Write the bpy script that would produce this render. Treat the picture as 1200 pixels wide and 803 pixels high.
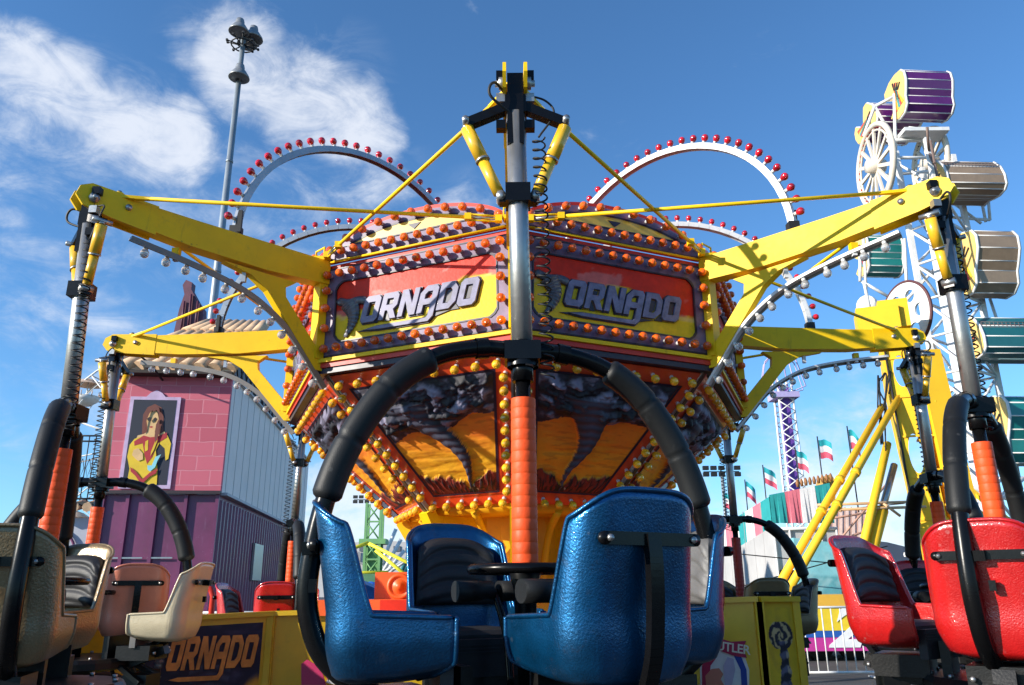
import bpy, bmesh, math, random
from mathutils import Vector, Matrix, noise
R=math.radians; PI=math.pi
random.seed(7)
for o in list(bpy.data.objects): bpy.data.objects.remove(o)
S=bpy.context.scene; COL=S.collection
# ---------------------------------------------------------------- camera
FPX=922.; PITCH=17.5; EYE=1.5
cam=bpy.data.objects.new('camera',bpy.data.cameras.new('camera')); COL.objects.link(cam)
cam.data.sensor_width=36; cam.data.lens=36*FPX/1200; cam.data.clip_start=.05; cam.data.clip_end=8000
cam.location=(0,0,EYE)
cam.rotation_euler=(Matrix.Rotation(R(90+PITCH),4,'X')@Matrix.Rotation(R(-.45),4,'Z')).to_euler()
S.camera=cam
CM=(Matrix.Rotation(R(90+PITCH),3,'X')@Matrix.Rotation(R(-.45),3,'Z'))
def ray(px,py): return (CM@Vector(((px-600)/FPX,(401.5-py)/FPX,-1))).normalized()
def at(px,py,Y):
    d=ray(px,py); return Vector((0,0,EYE))+d*(Y/d.y)
# ---------------------------------------------------------------- light
SUN_AZ=64; SUN_EL=20
sd=Vector((-math.sin(R(SUN_AZ))*math.cos(R(SUN_EL)),-math.cos(R(SUN_AZ))*math.cos(R(SUN_EL)),math.sin(R(SUN_EL))))
sun=bpy.data.objects.new('sun',bpy.data.lights.new('sun','SUN')); COL.objects.link(sun)
sun.data.energy=5.0; sun.data.angle=R(.5); sun.data.color=(1,.93,.82)
sun.rotation_euler=(-sd).to_track_quat('-Z','Y').to_euler()
S.view_settings.view_transform='Standard'; S.view_settings.look='None'; S.view_settings.exposure=0.6; S.view_settings.gamma=1
W=bpy.data.worlds.new('World'); S.world=W; W.use_nodes=True
wn=W.node_tree; wn.nodes.clear(); WL=wn.links.new
def WN(t,**k):
    n=wn.nodes.new(t)
    for a,b in k.items(): setattr(n,a,b)
    return n
def wmath(op,a,b=None,clamp=False):
    n=WN('ShaderNodeMath',operation=op,use_clamp=clamp)
    for i,v in enumerate((a,b)):
        if v is None: continue
        if isinstance(v,(int,float)): n.inputs[i].default_value=v
        else: WL(v,n.inputs[i])
    return n.outputs[0]
sky=WN('ShaderNodeTexSky',sky_type='NISHITA'); sky.sun_disc=False
sky.sun_elevation=R(SUN_EL); sky.sun_rotation=math.atan2(sd.x,sd.y)
sky.altitude=600; sky.air_density=1.0; sky.dust_density=.35; sky.ozone_density=3.0
tc=WN('ShaderNodeTexCoord'); DIR=tc.outputs['Generated']
mp=WN('ShaderNodeMapping'); mp.inputs['Scale'].default_value=(1,1,1.5); mp.inputs['Rotation'].default_value=(.3,.45,.2); WL(DIR,mp.inputs[0])
nz=WN('ShaderNodeTexNoise'); nz.inputs['Scale'].default_value=6.5; nz.inputs['Detail'].default_value=9; nz.inputs['Roughness'].default_value=.6; nz.inputs['Distortion'].default_value=.1; WL(mp.outputs[0],nz.inputs['Vector'])
mp2=WN('ShaderNodeMapping'); mp2.inputs['Scale'].default_value=(1,1,1.9); mp2.inputs['Rotation'].default_value=(.5,-.5,0); WL(DIR,mp2.inputs[0])
nz2=WN('ShaderNodeTexNoise'); nz2.inputs['Scale'].default_value=13; nz2.inputs['Detail'].default_value=10; nz2.inputs['Roughness'].default_value=.68; nz2.inputs['Distortion'].default_value=.8; WL(mp2.outputs[0],nz2.inputs['Vector'])
blobs=[(295,78,62,1.0),(345,105,66,1.05),(400,135,60,1.05),(440,160,40,.8),(235,55,40,.5),(30,80,45,.8),(85,105,48,.9),(140,135,52,.95),(195,165,55,.9),(165,215,60,.6),(300,260,70,.5),(410,70,40,.35),
 (50,260,150,.62),(130,220,90,.55),(0,330,130,.5),(150,340,80,.5),(555,248,45,.6),(340,250,120,.45),(420,200,70,.5),
 (430,620,110,.95),(330,600,80,.8),(1000,540,110,.75),(930,590,90,.7),(800,600,80,.7),(1050,600,70,.85),(1150,560,80,.5),(60,450,100,.4),(200,330,60,.5)]
tot=None
for px,py,rad,w in blobs:
    c=ray(px,py); a=math.atan(rad/FPX)
    dt=WN('ShaderNodeVectorMath',operation='DOT_PRODUCT'); nm=WN('ShaderNodeVectorMath',operation='NORMALIZE'); WL(DIR,nm.inputs[0]); WL(nm.outputs[0],dt.inputs[0]); dt.inputs[1].default_value=c
    mr=WN('ShaderNodeMapRange',interpolation_type='SMOOTHSTEP'); mr.inputs['From Min'].default_value=math.cos(a*1.35); mr.inputs['From Max'].default_value=math.cos(a*.25)
    mr.inputs['To Min'].default_value=0; mr.inputs['To Max'].default_value=w; WL(dt.outputs['Value'],mr.inputs['Value'])
    tot=mr.outputs[0] if tot is None else wmath('MAXIMUM',tot,mr.outputs[0])
sepd=WN('ShaderNodeSeparateXYZ'); WL(DIR,sepd.inputs[0])
nmix=wmath('ADD',wmath('MULTIPLY',nz.outputs['Fac'],.62),wmath('MULTIPLY',nz2.outputs['Fac'],.38))
val=wmath('ADD',wmath('MULTIPLY',tot,.34),nmix)
mr=WN('ShaderNodeMapRange',interpolation_type='SMOOTHSTEP'); mr.inputs['From Min'].default_value=.60; mr.inputs['From Max'].default_value=.90; mr.inputs['To Max'].default_value=.76; WL(val,mr.inputs['Value'])
base=WN('ShaderNodeMapRange'); base.inputs['From Min'].default_value=.47; base.inputs['From Max'].default_value=.8; base.inputs['To Max'].default_value=.22; WL(nz2.outputs['Fac'],base.inputs['Value'])
cl=wmath('MAXIMUM',mr.outputs[0],wmath('MULTIPLY',base.outputs[0],wmath('MULTIPLY',tot,2.2,True)))
tint=WN('ShaderNodeMixRGB',blend_type='MULTIPLY'); tint.inputs[0].default_value=1; tint.inputs[2].default_value=(.93,1.40,1.70,1); WL(sky.outputs[0],tint.inputs[1])
cm=WN('ShaderNodeMixRGB'); WL(cl,cm.inputs[0]); WL(tint.outputs[0],cm.inputs[1])
cc=WN('ShaderNodeMixRGB'); cc.inputs[1].default_value=(4.9,5.7,6.9,1); cc.inputs[2].default_value=(8.3,8.4,8.7,1); WL(mr.outputs[0],cc.inputs[0]); WL(cc.outputs[0],cm.inputs[2])
bg=WN('ShaderNodeBackground'); bg.inputs['Strength'].default_value=.088; WL(cm.outputs[0],bg.inputs[0])
wo=WN('ShaderNodeOutputWorld'); WL(bg.outputs[0],wo.inputs[0])
# ---------------------------------------------------------------- materials
MATS={}
def mat(name,col,rough=.5,metal=0,bump=0,bscale=60,var=.12,vscale=4,coat=0,trans=0,spec=.5,dirt=0,attr=False,bdist=.01):
    if name in MATS: return MATS[name]
    m=bpy.data.materials.new(name); m.use_nodes=True; nt=m.node_tree; p=nt.nodes['Principled BSDF']; L=nt.links.new
    p.inputs['Roughness'].default_value=rough; p.inputs['Metallic'].default_value=metal
    p.inputs['Coat Weight'].default_value=coat; p.inputs['Coat Roughness'].default_value=.08; p.inputs['Transmission Weight'].default_value=trans
    p.inputs['Specular IOR Level'].default_value=spec
    tc=nt.nodes.new('ShaderNodeTexCoord')
    n=nt.nodes.new('ShaderNodeTexNoise'); n.inputs['Scale'].default_value=vscale; n.inputs['Detail'].default_value=6; n.inputs['Roughness'].default_value=.65; L(tc.outputs['Object'],n.inputs['Vector'])
    mr=nt.nodes.new('ShaderNodeMapRange'); mr.inputs['From Min'].default_value=.3; mr.inputs['From Max'].default_value=.7; mr.inputs['To Min'].default_value=1-var; mr.inputs['To Max'].default_value=1+var*.6; L(n.outputs['Fac'],mr.inputs['Value'])
    mx=nt.nodes.new('ShaderNodeVectorMath'); mx.operation='SCALE'; L(mr.outputs[0],mx.inputs['Scale'])
    if attr:
        a=nt.nodes.new('ShaderNodeAttribute'); a.attribute_name='Col'; L(a.outputs['Color'],mx.inputs[0])
    else: mx.inputs[0].default_value=col[:3]
    out=mx.outputs[0]
    if dirt:
        n3=nt.nodes.new('ShaderNodeTexNoise'); n3.inputs['Scale'].default_value=vscale*3.1; n3.inputs['Detail'].default_value=10; n3.inputs['Roughness'].default_value=.75; L(tc.outputs['Object'],n3.inputs['Vector'])
        r3=nt.nodes.new('ShaderNodeMapRange'); r3.inputs['From Min'].default_value=.56; r3.inputs['From Max'].default_value=.72; r3.inputs['To Max'].default_value=dirt; L(n3.outputs['Fac'],r3.inputs['Value'])
        m3=nt.nodes.new('ShaderNodeMixRGB'); L(r3.outputs[0],m3.inputs[0]); L(out,m3.inputs[1]); m3.inputs[2].default_value=(.09,.065,.045,1); out=m3.outputs[0]
    L(out,p.inputs['Base Color'])
    rr=nt.nodes.new('ShaderNodeMapRange'); rr.inputs['To Min'].default_value=max(0,rough-.08); rr.inputs['To Max'].default_value=min(1,rough+.12); L(n.outputs['Fac'],rr.inputs['Value']); L(rr.outputs[0],p.inputs['Roughness'])
    if bump:
        b=nt.nodes.new('ShaderNodeBump'); b.inputs['Strength'].default_value=bump; b.inputs['Distance'].default_value=bdist
        n2=nt.nodes.new('ShaderNodeTexNoise'); n2.inputs['Scale'].default_value=bscale; n2.inputs['Detail'].default_value=3; L(tc.outputs['Object'],n2.inputs['Vector'])
        L(n2.outputs['Fac'],b.inputs['Height']); L(b.outputs[0],p.inputs['Normal'])
        if coat: L(b.outputs[0],p.inputs['Coat Normal'])
    MATS[name]=m; return m
YEL=mat('yellow_paint',(.86,.54,.004),.5,var=.12,vscale=3,spec=.3,dirt=.25,bump=.05,bscale=20)
def streaks(m,amt=.7,col=(.13,.06,.025,1),sc=(9,9,1.2)):
    nt=m.node_tree;L=nt.links.new;p=nt.nodes['Principled BSDF'];src=p.inputs['Base Color'].links[0].from_socket
    tc=nt.nodes.new('ShaderNodeTexCoord');mp=nt.nodes.new('ShaderNodeMapping');mp.inputs['Scale'].default_value=sc;L(tc.outputs['Object'],mp.inputs[0])
    n=nt.nodes.new('ShaderNodeTexNoise');n.inputs['Scale'].default_value=1.6;n.inputs['Detail'].default_value=8;n.inputs['Roughness'].default_value=.7;L(mp.outputs[0],n.inputs['Vector'])
    r=nt.nodes.new('ShaderNodeMapRange');r.inputs['From Min'].default_value=.60;r.inputs['From Max'].default_value=.74;r.inputs['To Max'].default_value=amt;L(n.outputs['Fac'],r.inputs['Value'])
    n2=nt.nodes.new('ShaderNodeTexVoronoi');n2.inputs['Scale'].default_value=17;L(tc.outputs['Object'],n2.inputs['Vector']);n3=nt.nodes.new('ShaderNodeTexNoise');n3.inputs['Scale'].default_value=5;L(tc.outputs['Object'],n3.inputs['Vector'])
    q=nt.nodes.new('ShaderNodeMath');q.operation='ADD';L(n2.outputs['Distance'],q.inputs[0]);L(n3.outputs['Fac'],q.inputs[1]);r2=nt.nodes.new('ShaderNodeMapRange');r2.inputs['From Min'].default_value=.52;r2.inputs['From Max'].default_value=.48;r2.inputs['To Max'].default_value=amt;L(q.outputs[0],r2.inputs['Value'])
    mxx=nt.nodes.new('ShaderNodeMath');mxx.operation='MAXIMUM';L(r.outputs[0],mxx.inputs[0]);L(r2.outputs[0],mxx.inputs[1])
    m3=nt.nodes.new('ShaderNodeMixRGB');m3.inputs[2].default_value=col;L(mxx.outputs[0],m3.inputs[0]);L(src,m3.inputs[1]);L(m3.outputs[0],p.inputs['Base Color'])
streaks(YEL,.45)
YEL2=mat('warm_yellow_paint',(.8,.42,.01),.45,var=.2,vscale=2,dirt=.3,spec=.3)
YFAR=mat('sun_yellow_paint',(.86,.50,.02),.55,spec=.3,var=.1,dirt=.2,vscale=1)
STEEL=mat('brushed_steel',(.42,.41,.39),.36,.85,bump=.1,bscale=30,dirt=.45,vscale=5)
TRIM=mat('dull_aluminium',(.42,.42,.42),.35,.75,dirt=.4)
WTRIM=mat('white_metal',(.72,.71,.69),.4,dirt=.3,vscale=3)
BLK=mat('black_gloss_paint',(.004,.004,.0045),.25,spec=.22,var=.3,bump=.05,bscale=30)
PAD=mat('black_foam_pad',(.009,.0095,.010),.5,spec=.3,bump=.25,bscale=180,var=.3,bdist=.003)
SADDLE=mat('charcoal_vinyl',(.02,.02,.022),.5,spec=.35,bump=.5,bscale=260,bdist=.002,var=.3)
SADG=mat('grey_and_sunlit_vinyl',(.13,.125,.12),.5,bump=.5,bscale=260,bdist=.002,var=.25)  # grey pads; also black vinyl lightened for sunlight on one blue-pod cushion
SADW=mat('pale_vinyl',(.62,.6,.58),.45,bump=.3,bscale=200,bdist=.002)
ORW=mat('orange_sleeve',(.85,.085,.012),.5,var=.2,vscale=6,spec=.3,bump=.3,bscale=25)
BLUE=mat('blue_flake_gelcoat',(.0015,.078,.20),.34,.75,bump=.30,bscale=120,coat=.5,var=.4,vscale=6,bdist=.006,dirt=.35)
REDS=mat('red_flake_gelcoat',(.50,.008,.008),.26,.1,bump=.38,bscale=120,coat=.9,var=.25,vscale=5,bdist=.006)
streaks(BLUE,.18,(.25,.28,.3,1),(6,6,3)); streaks(REDS,.2,(.45,.3,.28,1),(6,6,3))
TAN=mat('bronze_flake_gelcoat',(.23,.155,.075),.38,.3,bump=.5,bscale=85,coat=.5,var=.2,vscale=5,bdist=.006)
CREAM=mat('cream_gelcoat',(.62,.52,.34),.35,.0,bump=.4,bscale=85,coat=.5,var=.15,bdist=.005)
SALM=mat('salmon_gelcoat',(.62,.20,.12),.35,bump=.4,bscale=85,coat=.4,bdist=.005)
streaks(TAN,.25,(.06,.05,.04,1),(5,5,2)); streaks(PAD,.35,(.07,.07,.068,1),(8,8,2)); streaks(ORW,.3,(.2,.03,.015,1),(12,12,3)); streaks(STEEL,.5,(.12,.08,.06,1),(9,9,1)); streaks(WTRIM,.3,(.2,.15,.11,1),(5,5,1))
REDP=mat('red_paint',(.60,.03,.012),.4,var=.2,coat=.15,spec=.3,dirt=.15)
LIL=mat('lilac_paint',(.20,.14,.23),.4,var=.35,vscale=9,coat=.15,spec=.3,dirt=.4)
DKP=mat('dark_line_paint',(.02,.012,.03),.4)
ART=mat('painted_art',(1,1,1),.4,attr=True,var=.18,vscale=14,coat=.05,spec=.18,bump=.1,bscale=40)
ARTM=mat('matt_painted_art',(1,1,1),.65,attr=True,var=.14,vscale=5,bump=.15,bscale=25,dirt=.12)
LETR=mat('blue_grey_letter_paint',(.20,.19,.30),.4,coat=.1,spec=.3,var=.45,vscale=16)
LETO=mat('orange_letter_paint',(.72,.28,.05),.4,var=.4,vscale=5)
BR=mat('red_bulb_plastic',(.62,.008,.02),.12,coat=.8)
BO=mat('orange_bulb_plastic',(1,.15,.008),.12,coat=.7)
BY=mat('amber_bulb_plastic',(1,.50,.02),.12,coat=.7)
BC=mat('clear_bulb_glass',(.85,.82,.78),.08,coat=1,trans=.55)
ORG=mat('orange_machine_paint',(.8,.12,.02),.4,dirt=.15)
RUB=mat('black_rubber',(.012,.012,.012),.6)
# ---------------------------------------------------------------- mesh helpers
class MB:
    def __init__(s): s.v=[];s.f=[];s.m=[];s.s=[];s.c=[]
    def add(s,vs,fs,mi=0,sm=False,cols=None):
        b=len(s.v); s.v+=[Vector(p) for p in vs]
        for f in fs: s.f.append([b+i for i in f]); s.m.append(mi); s.s.append(sm)
        s.c+=cols if cols else [(1,1,1)]*len(vs)
    def box(s,c,size,M=None,mi=0,taper=1):
        c=Vector(c);hx,hy,hz=[q/2 for q in size]; vs=[]
        for z in (-1,1):
            t=taper if z>0 else 1
            for x,y in ((-1,-1),(1,-1),(1,1),(-1,1)):
                p=Vector((x*hx*t,y*hy*t,z*hz)); vs.append(c+(M@p if M else p))
        s.add(vs,[(3,2,1,0),(4,5,6,7),(0,1,5,4),(1,2,6,5),(2,3,7,6),(3,0,4,7)],mi)
    def bar(s,a,b,w,h=None,up=(0,0,1),mi=0,w2=None,h2=None):
        a=Vector(a);b=Vector(b);h=h or w;w2=w2 or w;h2=h2 or h;d=(b-a).normalized();u=Vector(up)
        x=d.cross(u)
        if x.length<1e-4: x=d.cross(Vector((0,1,0)))
        x.normalize();y=x.cross(d); vs=[]
        for p,ww,hh in ((a,w,h),(b,w2,h2)):
            for i,j in ((-1,-1),(1,-1),(1,1),(-1,1)): vs.append(p+x*i*ww/2+y*j*hh/2)
        s.add(vs,[(3,2,1,0),(4,5,6,7),(0,1,5,4),(1,2,6,5),(2,3,7,6),(3,0,4,7)],mi)
    def tube(s,pts,r,n=8,mi=0,cap=True,closed=False,sm=True):
        pts=[Vector(p) for p in pts];N=len(pts);rs=r if isinstance(r,(list,tuple)) else [r]*N
        vs=[];px=None
        for i,p in enumerate(pts):
            if closed: d=pts[(i+1)%N]-pts[i-1]
            else: d=pts[min(i+1,N-1)]-pts[max(i-1,0)]
            d.normalize()
            if px is None:
                px=d.cross(Vector((0,0,1)))
                if px.length<.05: px=d.cross(Vector((0,1,0)))
            else: px=px-d*px.dot(d)
            px.normalize();py=d.cross(px)
            for k in range(n):
                t=2*PI*k/n; vs.append(p+px*math.cos(t)*rs[i]+py*math.sin(t)*rs[i])
        fs=[]
        for i in range(N if closed else N-1):
            j=(i+1)%N
            for k in range(n): fs.append((i*n+k,i*n+(k+1)%n,j*n+(k+1)%n,j*n+k))
        s.add(vs,fs,mi,sm)
        if cap and not closed:
            b=len(s.v)-N*n; s.f.append([b+k for k in range(n)][::-1]);s.m.append(mi);s.s.append(False)
            s.f.append([b+(N-1)*n+k for k in range(n)]);s.m.append(mi);s.s.append(False)
    def lathe(s,prof,o=(0,0,0),ax=(0,0,1),n=12,mi=0,sm=True):
        o=Vector(o);q=Vector(ax).to_track_quat('Z','Y');vs=[]
        for r,z in prof:
            for k in range(n): t=2*PI*k/n; vs.append(o+q@Vector((r*math.cos(t),r*math.sin(t),z)))
        fs=[(i*n+k,i*n+(k+1)%n,(i+1)*n+(k+1)%n,(i+1)*n+k) for i in range(len(prof)-1) for k in range(n)]
        s.add(vs,fs,mi,sm)
    def prism(s,poly,d,mi=0,mside=None):
        poly=[Vector(p) for p in poly];d=Vector(d);n=len(poly)
        s.add(poly+[p+d for p in poly],[list(range(n))[::-1],list(range(n,2*n))],mi)
        b=len(s.v)-2*n
        for i in range(n):
            j=(i+1)%n; s.f.append([b+i,b+j,b+n+j,b+n+i]);s.m.append(mi if mside is None else mside);s.s.append(False)
    def build(s,name,mats,parent=None,fix=True):
        me=bpy.data.meshes.new(name); me.from_pydata([tuple(v) for v in s.v],[],s.f)
        if not isinstance(mats,(list,tuple)): mats=[mats]
        for m in mats: me.materials.append(m)
        me.polygons.foreach_set('material_index',s.m); me.polygons.foreach_set('use_smooth',s.s)
        if any(c!=(1,1,1) for c in s.c):
            ca=me.color_attributes.new('Col','FLOAT_COLOR','POINT')
            ca.data.foreach_set('color',[q for c in s.c for q in (c[0],c[1],c[2],1)])
        if fix:
            bm=bmesh.new();bm.from_mesh(me);bmesh.ops.recalc_face_normals(bm,faces=bm.faces);bm.to_mesh(me);bm.free()
        o=bpy.data.objects.new(name,me);COL.objects.link(o);
        if parent: par(o,parent)
        return o
WM={}
def par(o,p):
    # geometry is authored in world space for statics: keep world placement
    o.parent=p
    M=WM.get(p.name)
    if M is not None: o.matrix_parent_inverse=M.inverted()
def empty(name,loc,rz=0,world=True):
    o=bpy.data.objects.new(name,None);COL.objects.link(o);o.location=loc;o.rotation_euler=(0,0,rz);o.empty_display_size=.2
    if world: WM[o.name]=Matrix.Translation(Vector(loc))@Matrix.Rotation(rz,4,'Z')
    return o
def tag(o,label,cat,group=None,kind=None):
    if label:o['label']=label
    if cat:o['category']=cat
    if group:o['group']=group
    if kind:o['kind']=kind
    return o
def struct(o): o['kind']='structure'; return o
def spline(pts,n=8):
    P=[Vector(p) for p in pts];P=[P[0]*2-P[1]]+P+[P[-1]*2-P[-2]];out=[]
    for i in range(1,len(P)-2):
        for k in range(n):
            t=k/n;a,b,c,d=P[i-1:i+3]
            out.append(.5*((2*b)+(c-a)*t+(2*a-5*b+4*c-d)*t*t+(3*b-a-3*c+d)*t**3))
    return out+[P[-2]]
def bulb_mesh(name,m,s=1,n=10):
    b=MB(); b.lathe([(.0,0),(.016*s,0),(.016*s,.022*s)],n=n,mi=1)
    b.lathe([(.0165*s,.022*s),(.021*s,.030*s),(.029*s,.040*s),(.0325*s,.052*s),(.0325*s,.062*s)],n=12)
    b.lathe([(.0325*s,.062*s),(.029*s,.075*s),(.020*s,.085*s),(.009*s,.090*s),(0,.088*s)],n=12,sm=False)
    return b
BM={}
def bulb_at(key,m,p,ax,parent,s=1):
    k=(key,s)
    if k not in BM:
        b=bulb_mesh(key,m,s); me=bpy.data.meshes.new(key); me.from_pydata([tuple(v) for v in b.v],[],b.f)
        me.materials.append(m);me.materials.append(WTRIM);me.polygons.foreach_set('material_index',b.m);me.polygons.foreach_set('use_smooth',b.s);BM[k]=me
    o=bpy.data.objects.new(key,BM[k]);COL.objects.link(o)
    o.matrix_basis=Matrix.Translation(p)@Vector(ax).to_track_quat('Z','Y').to_matrix().to_4x4()
    par(o,parent)
    return o
def bulb_into(b,p,ax,s=1,n=8):
    q=Vector(ax).to_track_quat('Z','Y');p=Vector(p)
    t=bulb_mesh('x',None,s,n); base=len(b.v)
    b.v+=[p+q@v for v in t.v]; b.c+=t.c
    for f,m_,sm in zip(t.f,t.m,t.s): b.f.append([base+i for i in f]);b.m.append(m_);b.s.append(sm)
for _m in (BR,BO,BY,BC):
    nt=_m.node_tree;p=nt.nodes['Principled BSDF'];oi=nt.nodes.new('ShaderNodeObjectInfo');gi=nt.nodes.new('ShaderNodeNewGeometry');ad=nt.nodes.new('ShaderNodeMath');ad.operation='ADD'
    nt.links.new(oi.outputs['Random'],ad.inputs[0]);nt.links.new(gi.outputs['Random Per Island'],ad.inputs[1]);fr=nt.nodes.new('ShaderNodeMath');fr.operation='FRACT';nt.links.new(ad.outputs[0],fr.inputs[0])
    cr_=nt.nodes.new('ShaderNodeMapRange');cr_.inputs['To Min'].default_value=.5;cr_.inputs['To Max'].default_value=1.12;nt.links.new(fr.outputs[0],cr_.inputs['Value'])
    v=nt.nodes.new('ShaderNodeVectorMath');v.operation='SCALE';src=p.inputs['Base Color'].links[0].from_socket;nt.links.new(src,v.inputs[0]);nt.links.new(cr_.outputs[0],v.inputs['Scale']);nt.links.new(v.outputs[0],p.inputs['Base Color'])
class Bulbs:
    """first `lim` bulbs of a kind are objects of their own, the rest one mesh"""
    def __init__(s,key,m,lim,s_=1): s.key=key;s.m=m;s.n=0;s.lim=lim;s.rest=MB();s.s=s_
    def put(s,p,ax,parent,single=True):
        if single and s.n<s.lim: s.n+=1; bulb_at(s.key,s.m,p,ax,parent,s.s)
        else: bulb_into(s.rest,p,ax,s.s)
    def finish(s,parent):
        if s.rest.v:
            o=s.rest.build(s.key+'_rows',[s.m,WTRIM],parent,fix=False); o['kind']='stuff'
# flat polygons -> mesh through a 2D curve (handles holes)
def poly_mesh(loops,ext=.01,off=0,bev=0):
    cu=bpy.data.curves.new('c','CURVE');cu.dimensions='2D';cu.fill_mode='BOTH';cu.extrude=ext;cu.offset=off;cu.bevel_depth=bev
    for L in loops:
        sp=cu.splines.new('POLY');sp.points.add(len(L)-1)
        for i,p in enumerate(L): sp.points[i].co=(p[0],p[1],0,1)
        sp.use_cyclic_u=True
    return curve_to_mesh(cu)
def curve_to_mesh(cu):
    o=bpy.data.objects.new('tmp',cu);COL.objects.link(o);bpy.context.view_layer.update()
    dg=bpy.context.evaluated_depsgraph_get();me=bpy.data.meshes.new_from_object(o.evaluated_get(dg));bpy.data.objects.remove(o);return me
def text_mesh(txt,size,ext=.005,off=0,shear=0,space=1):
    cu=bpy.data.curves.new('t','FONT');cu.body=txt;cu.size=size;cu.extrude=ext;cu.offset=off;cu.shear=shear;cu.align_x='CENTER';cu.align_y='CENTER';cu.space_character=space
    return curve_to_mesh(cu)
def place_mesh(me,name,m,parent,M):
    me.materials.clear();me.materials.append(m)
    me.transform(M); o=bpy.data.objects.new(name,me);COL.objects.link(o);par(o,parent); return o
class Frame:
    def __init__(s,o,eu,ev):
        s.o=Vector(o);s.u=Vector(eu).normalized();v=Vector(ev);s.n=s.u.cross(v).normalized();s.v=s.n.cross(s.u).normalized()
    def P(s,u,v,w=0): return s.o+s.u*u+s.v*v+s.n*w
    def M(s,u=0,v=0,w=0):
        m=Matrix.Identity(4)
        for i,a in enumerate((s.u,s.v,s.n)):
            m[0][i],m[1][i],m[2][i]=a
        m.translation=s.P(u,v,w);return m
    def R(s): return s.M().to_3x3()
def mix(a,b,t): t=max(0,min(1,t)); return tuple(a[i]*(1-t)+b[i]*t for i in range(3))
def sst(a,b,x): t=max(0,min(1,(x-a)/(b-a))); return t*t*(3-2*t)
def fn(x,y,z=0,o=5): return noise.fractal(Vector((x,y,z)),1.0,2.0,o)
def art_grid(b,F,corners,nx,ny,cf,w0=0,rf=None,mi=0):
    """corners: 4 (u,v) BL,BR,TR,TL. cf(s,t,u,v)->rgb ; rf -> relief height"""
    vs=[];cs=[]
    for j in range(ny+1):
        t=j/ny
        for i in range(nx+1):
            s=i/nx
            u=(corners[0][0]*(1-s)+corners[1][0]*s)*(1-t)+(corners[3][0]*(1-s)+corners[2][0]*s)*t
            v=(corners[0][1]*(1-s)+corners[1][1]*s)*(1-t)+(corners[3][1]*(1-s)+corners[2][1]*s)*t
            vs.append(F.P(u,v,w0+(rf(s,t,u,v) if rf else 0))); cs.append(cf(s,t,u,v))
    fs=[(j*(nx+1)+i,j*(nx+1)+i+1,(j+1)*(nx+1)+i+1,(j+1)*(nx+1)+i) for j in range(ny) for i in range(nx)]
    b.add(vs,fs,mi,True if rf else False,cs)
#@@BODY
# ================================================================ GROUND + HILLS
g=MB(); g.add([(-1500,-300,0),(1500,-300,0),(1500,3000,0),(-1500,3000,0)],[(0,1,2,3)])
struct(g.build('ground',mat('asphalt',(.065,.062,.06),.85,bump=.5,bscale=40,var=.35,vscale=.8,dirt=.3)))
h=MB(); pts=[]
for i in range(81):
    x=-1400+35*i; pts.append((x,1900,max(2,30+38*fn(x*.0016,3)+85*math.exp(-((x-820)/260)**2))))
for i in range(80):
    a_,b_=pts[i],pts[i+1]; h.add([(a_[0],1900,-1),(b_[0],1900,-1),b_,a_,(a_[0],2300,a_[2]*1.1),(b_[0],2300,b_[2]*1.1)],[(0,1,2,3),(3,2,5,4)],0,True)
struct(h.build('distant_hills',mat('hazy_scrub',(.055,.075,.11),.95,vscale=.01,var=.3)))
# ================================================================ THE RIDE
X0,C0=.026,7.58; RT,RC,RB=4.03,2.2,1.07; HT,HC,HCB,HB=2.374,2.50,1.69,.64
def rp(a,r,hh): return Vector((X0+r*math.sin(R(a)),C0-r*math.cos(R(a)),EYE+hh+.043*r*math.cos(R(a))))
def radial(a): return Vector((math.sin(R(a)),-math.cos(R(a)),.043*math.cos(R(a))))
def tang(a): return Vector((math.cos(R(a)),math.sin(R(a)),0))
ride=empty('carnival_ride',(X0,C0,0))
tag(ride,'spinning carnival ride with octagonal lit marquee lettered TORNADO, painted tornado panels and eight yellow arms','carnival ride')
reds=Bulbs('red_bulb',BR,100,.92); oranges=Bulbs('orange_bulb',BO,100,1.06); yells=Bulbs('amber_bulb',BY,100,1.06); clears=Bulbs('clear_bulb',BC,100,.95)
GL={'O':[[(.15,0),(.85,0),(1,.15),(1,1.05),(.85,1.2),(.15,1.2),(0,1.05),(0,.15)],[(.3,.27),(.7,.27),(.7,.93),(.3,.93)]],
'R':[[(0,0),(.28,0),(.28,.4),(.42,.4),(.7,0),(1.02,0),(.75,.42),(.95,.6),(.95,1.05),(.8,1.2),(0,1.2)],[(.28,.64),(.67,.64),(.67,.95),(.28,.95)]],
'N':[[(0,0),(.27,0),(.27,.72),(.68,0),(1,0),(1,1.2),(.73,1.2),(.73,.48),(.32,1.2),(0,1.2)]],
'A':[[(0,0),(.28,0),(.28,.35),(.7,.35),(.7,-.16),(.6,-.26),(-2.3,-.26),(-2.9,-.34),(-2.2,-.40),(.78,-.42),(1,-.2),(1,1.05),(.85,1.2),(.3,1.2),(0,.9)],[(.28,.6),(.7,.6),(.7,.95),(.42,.95),(.28,.82)]],
'D':[[(0,0),(.7,0),(1,.3),(1,.9),(.7,1.2),(0,1.2)],[(.28,.25),(.58,.25),(.72,.39),(.72,.81),(.58,.95),(.28,.95)]]}
def word_loops(word,sx,sy,shear=.3):
    out=[];x=0
    for ch in word:
        for L in GL[ch]: out.append([((x+px+shear*py)*sx,py*sy) for px,py in L])
        x+=1.13
    return out,x*sx
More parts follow.
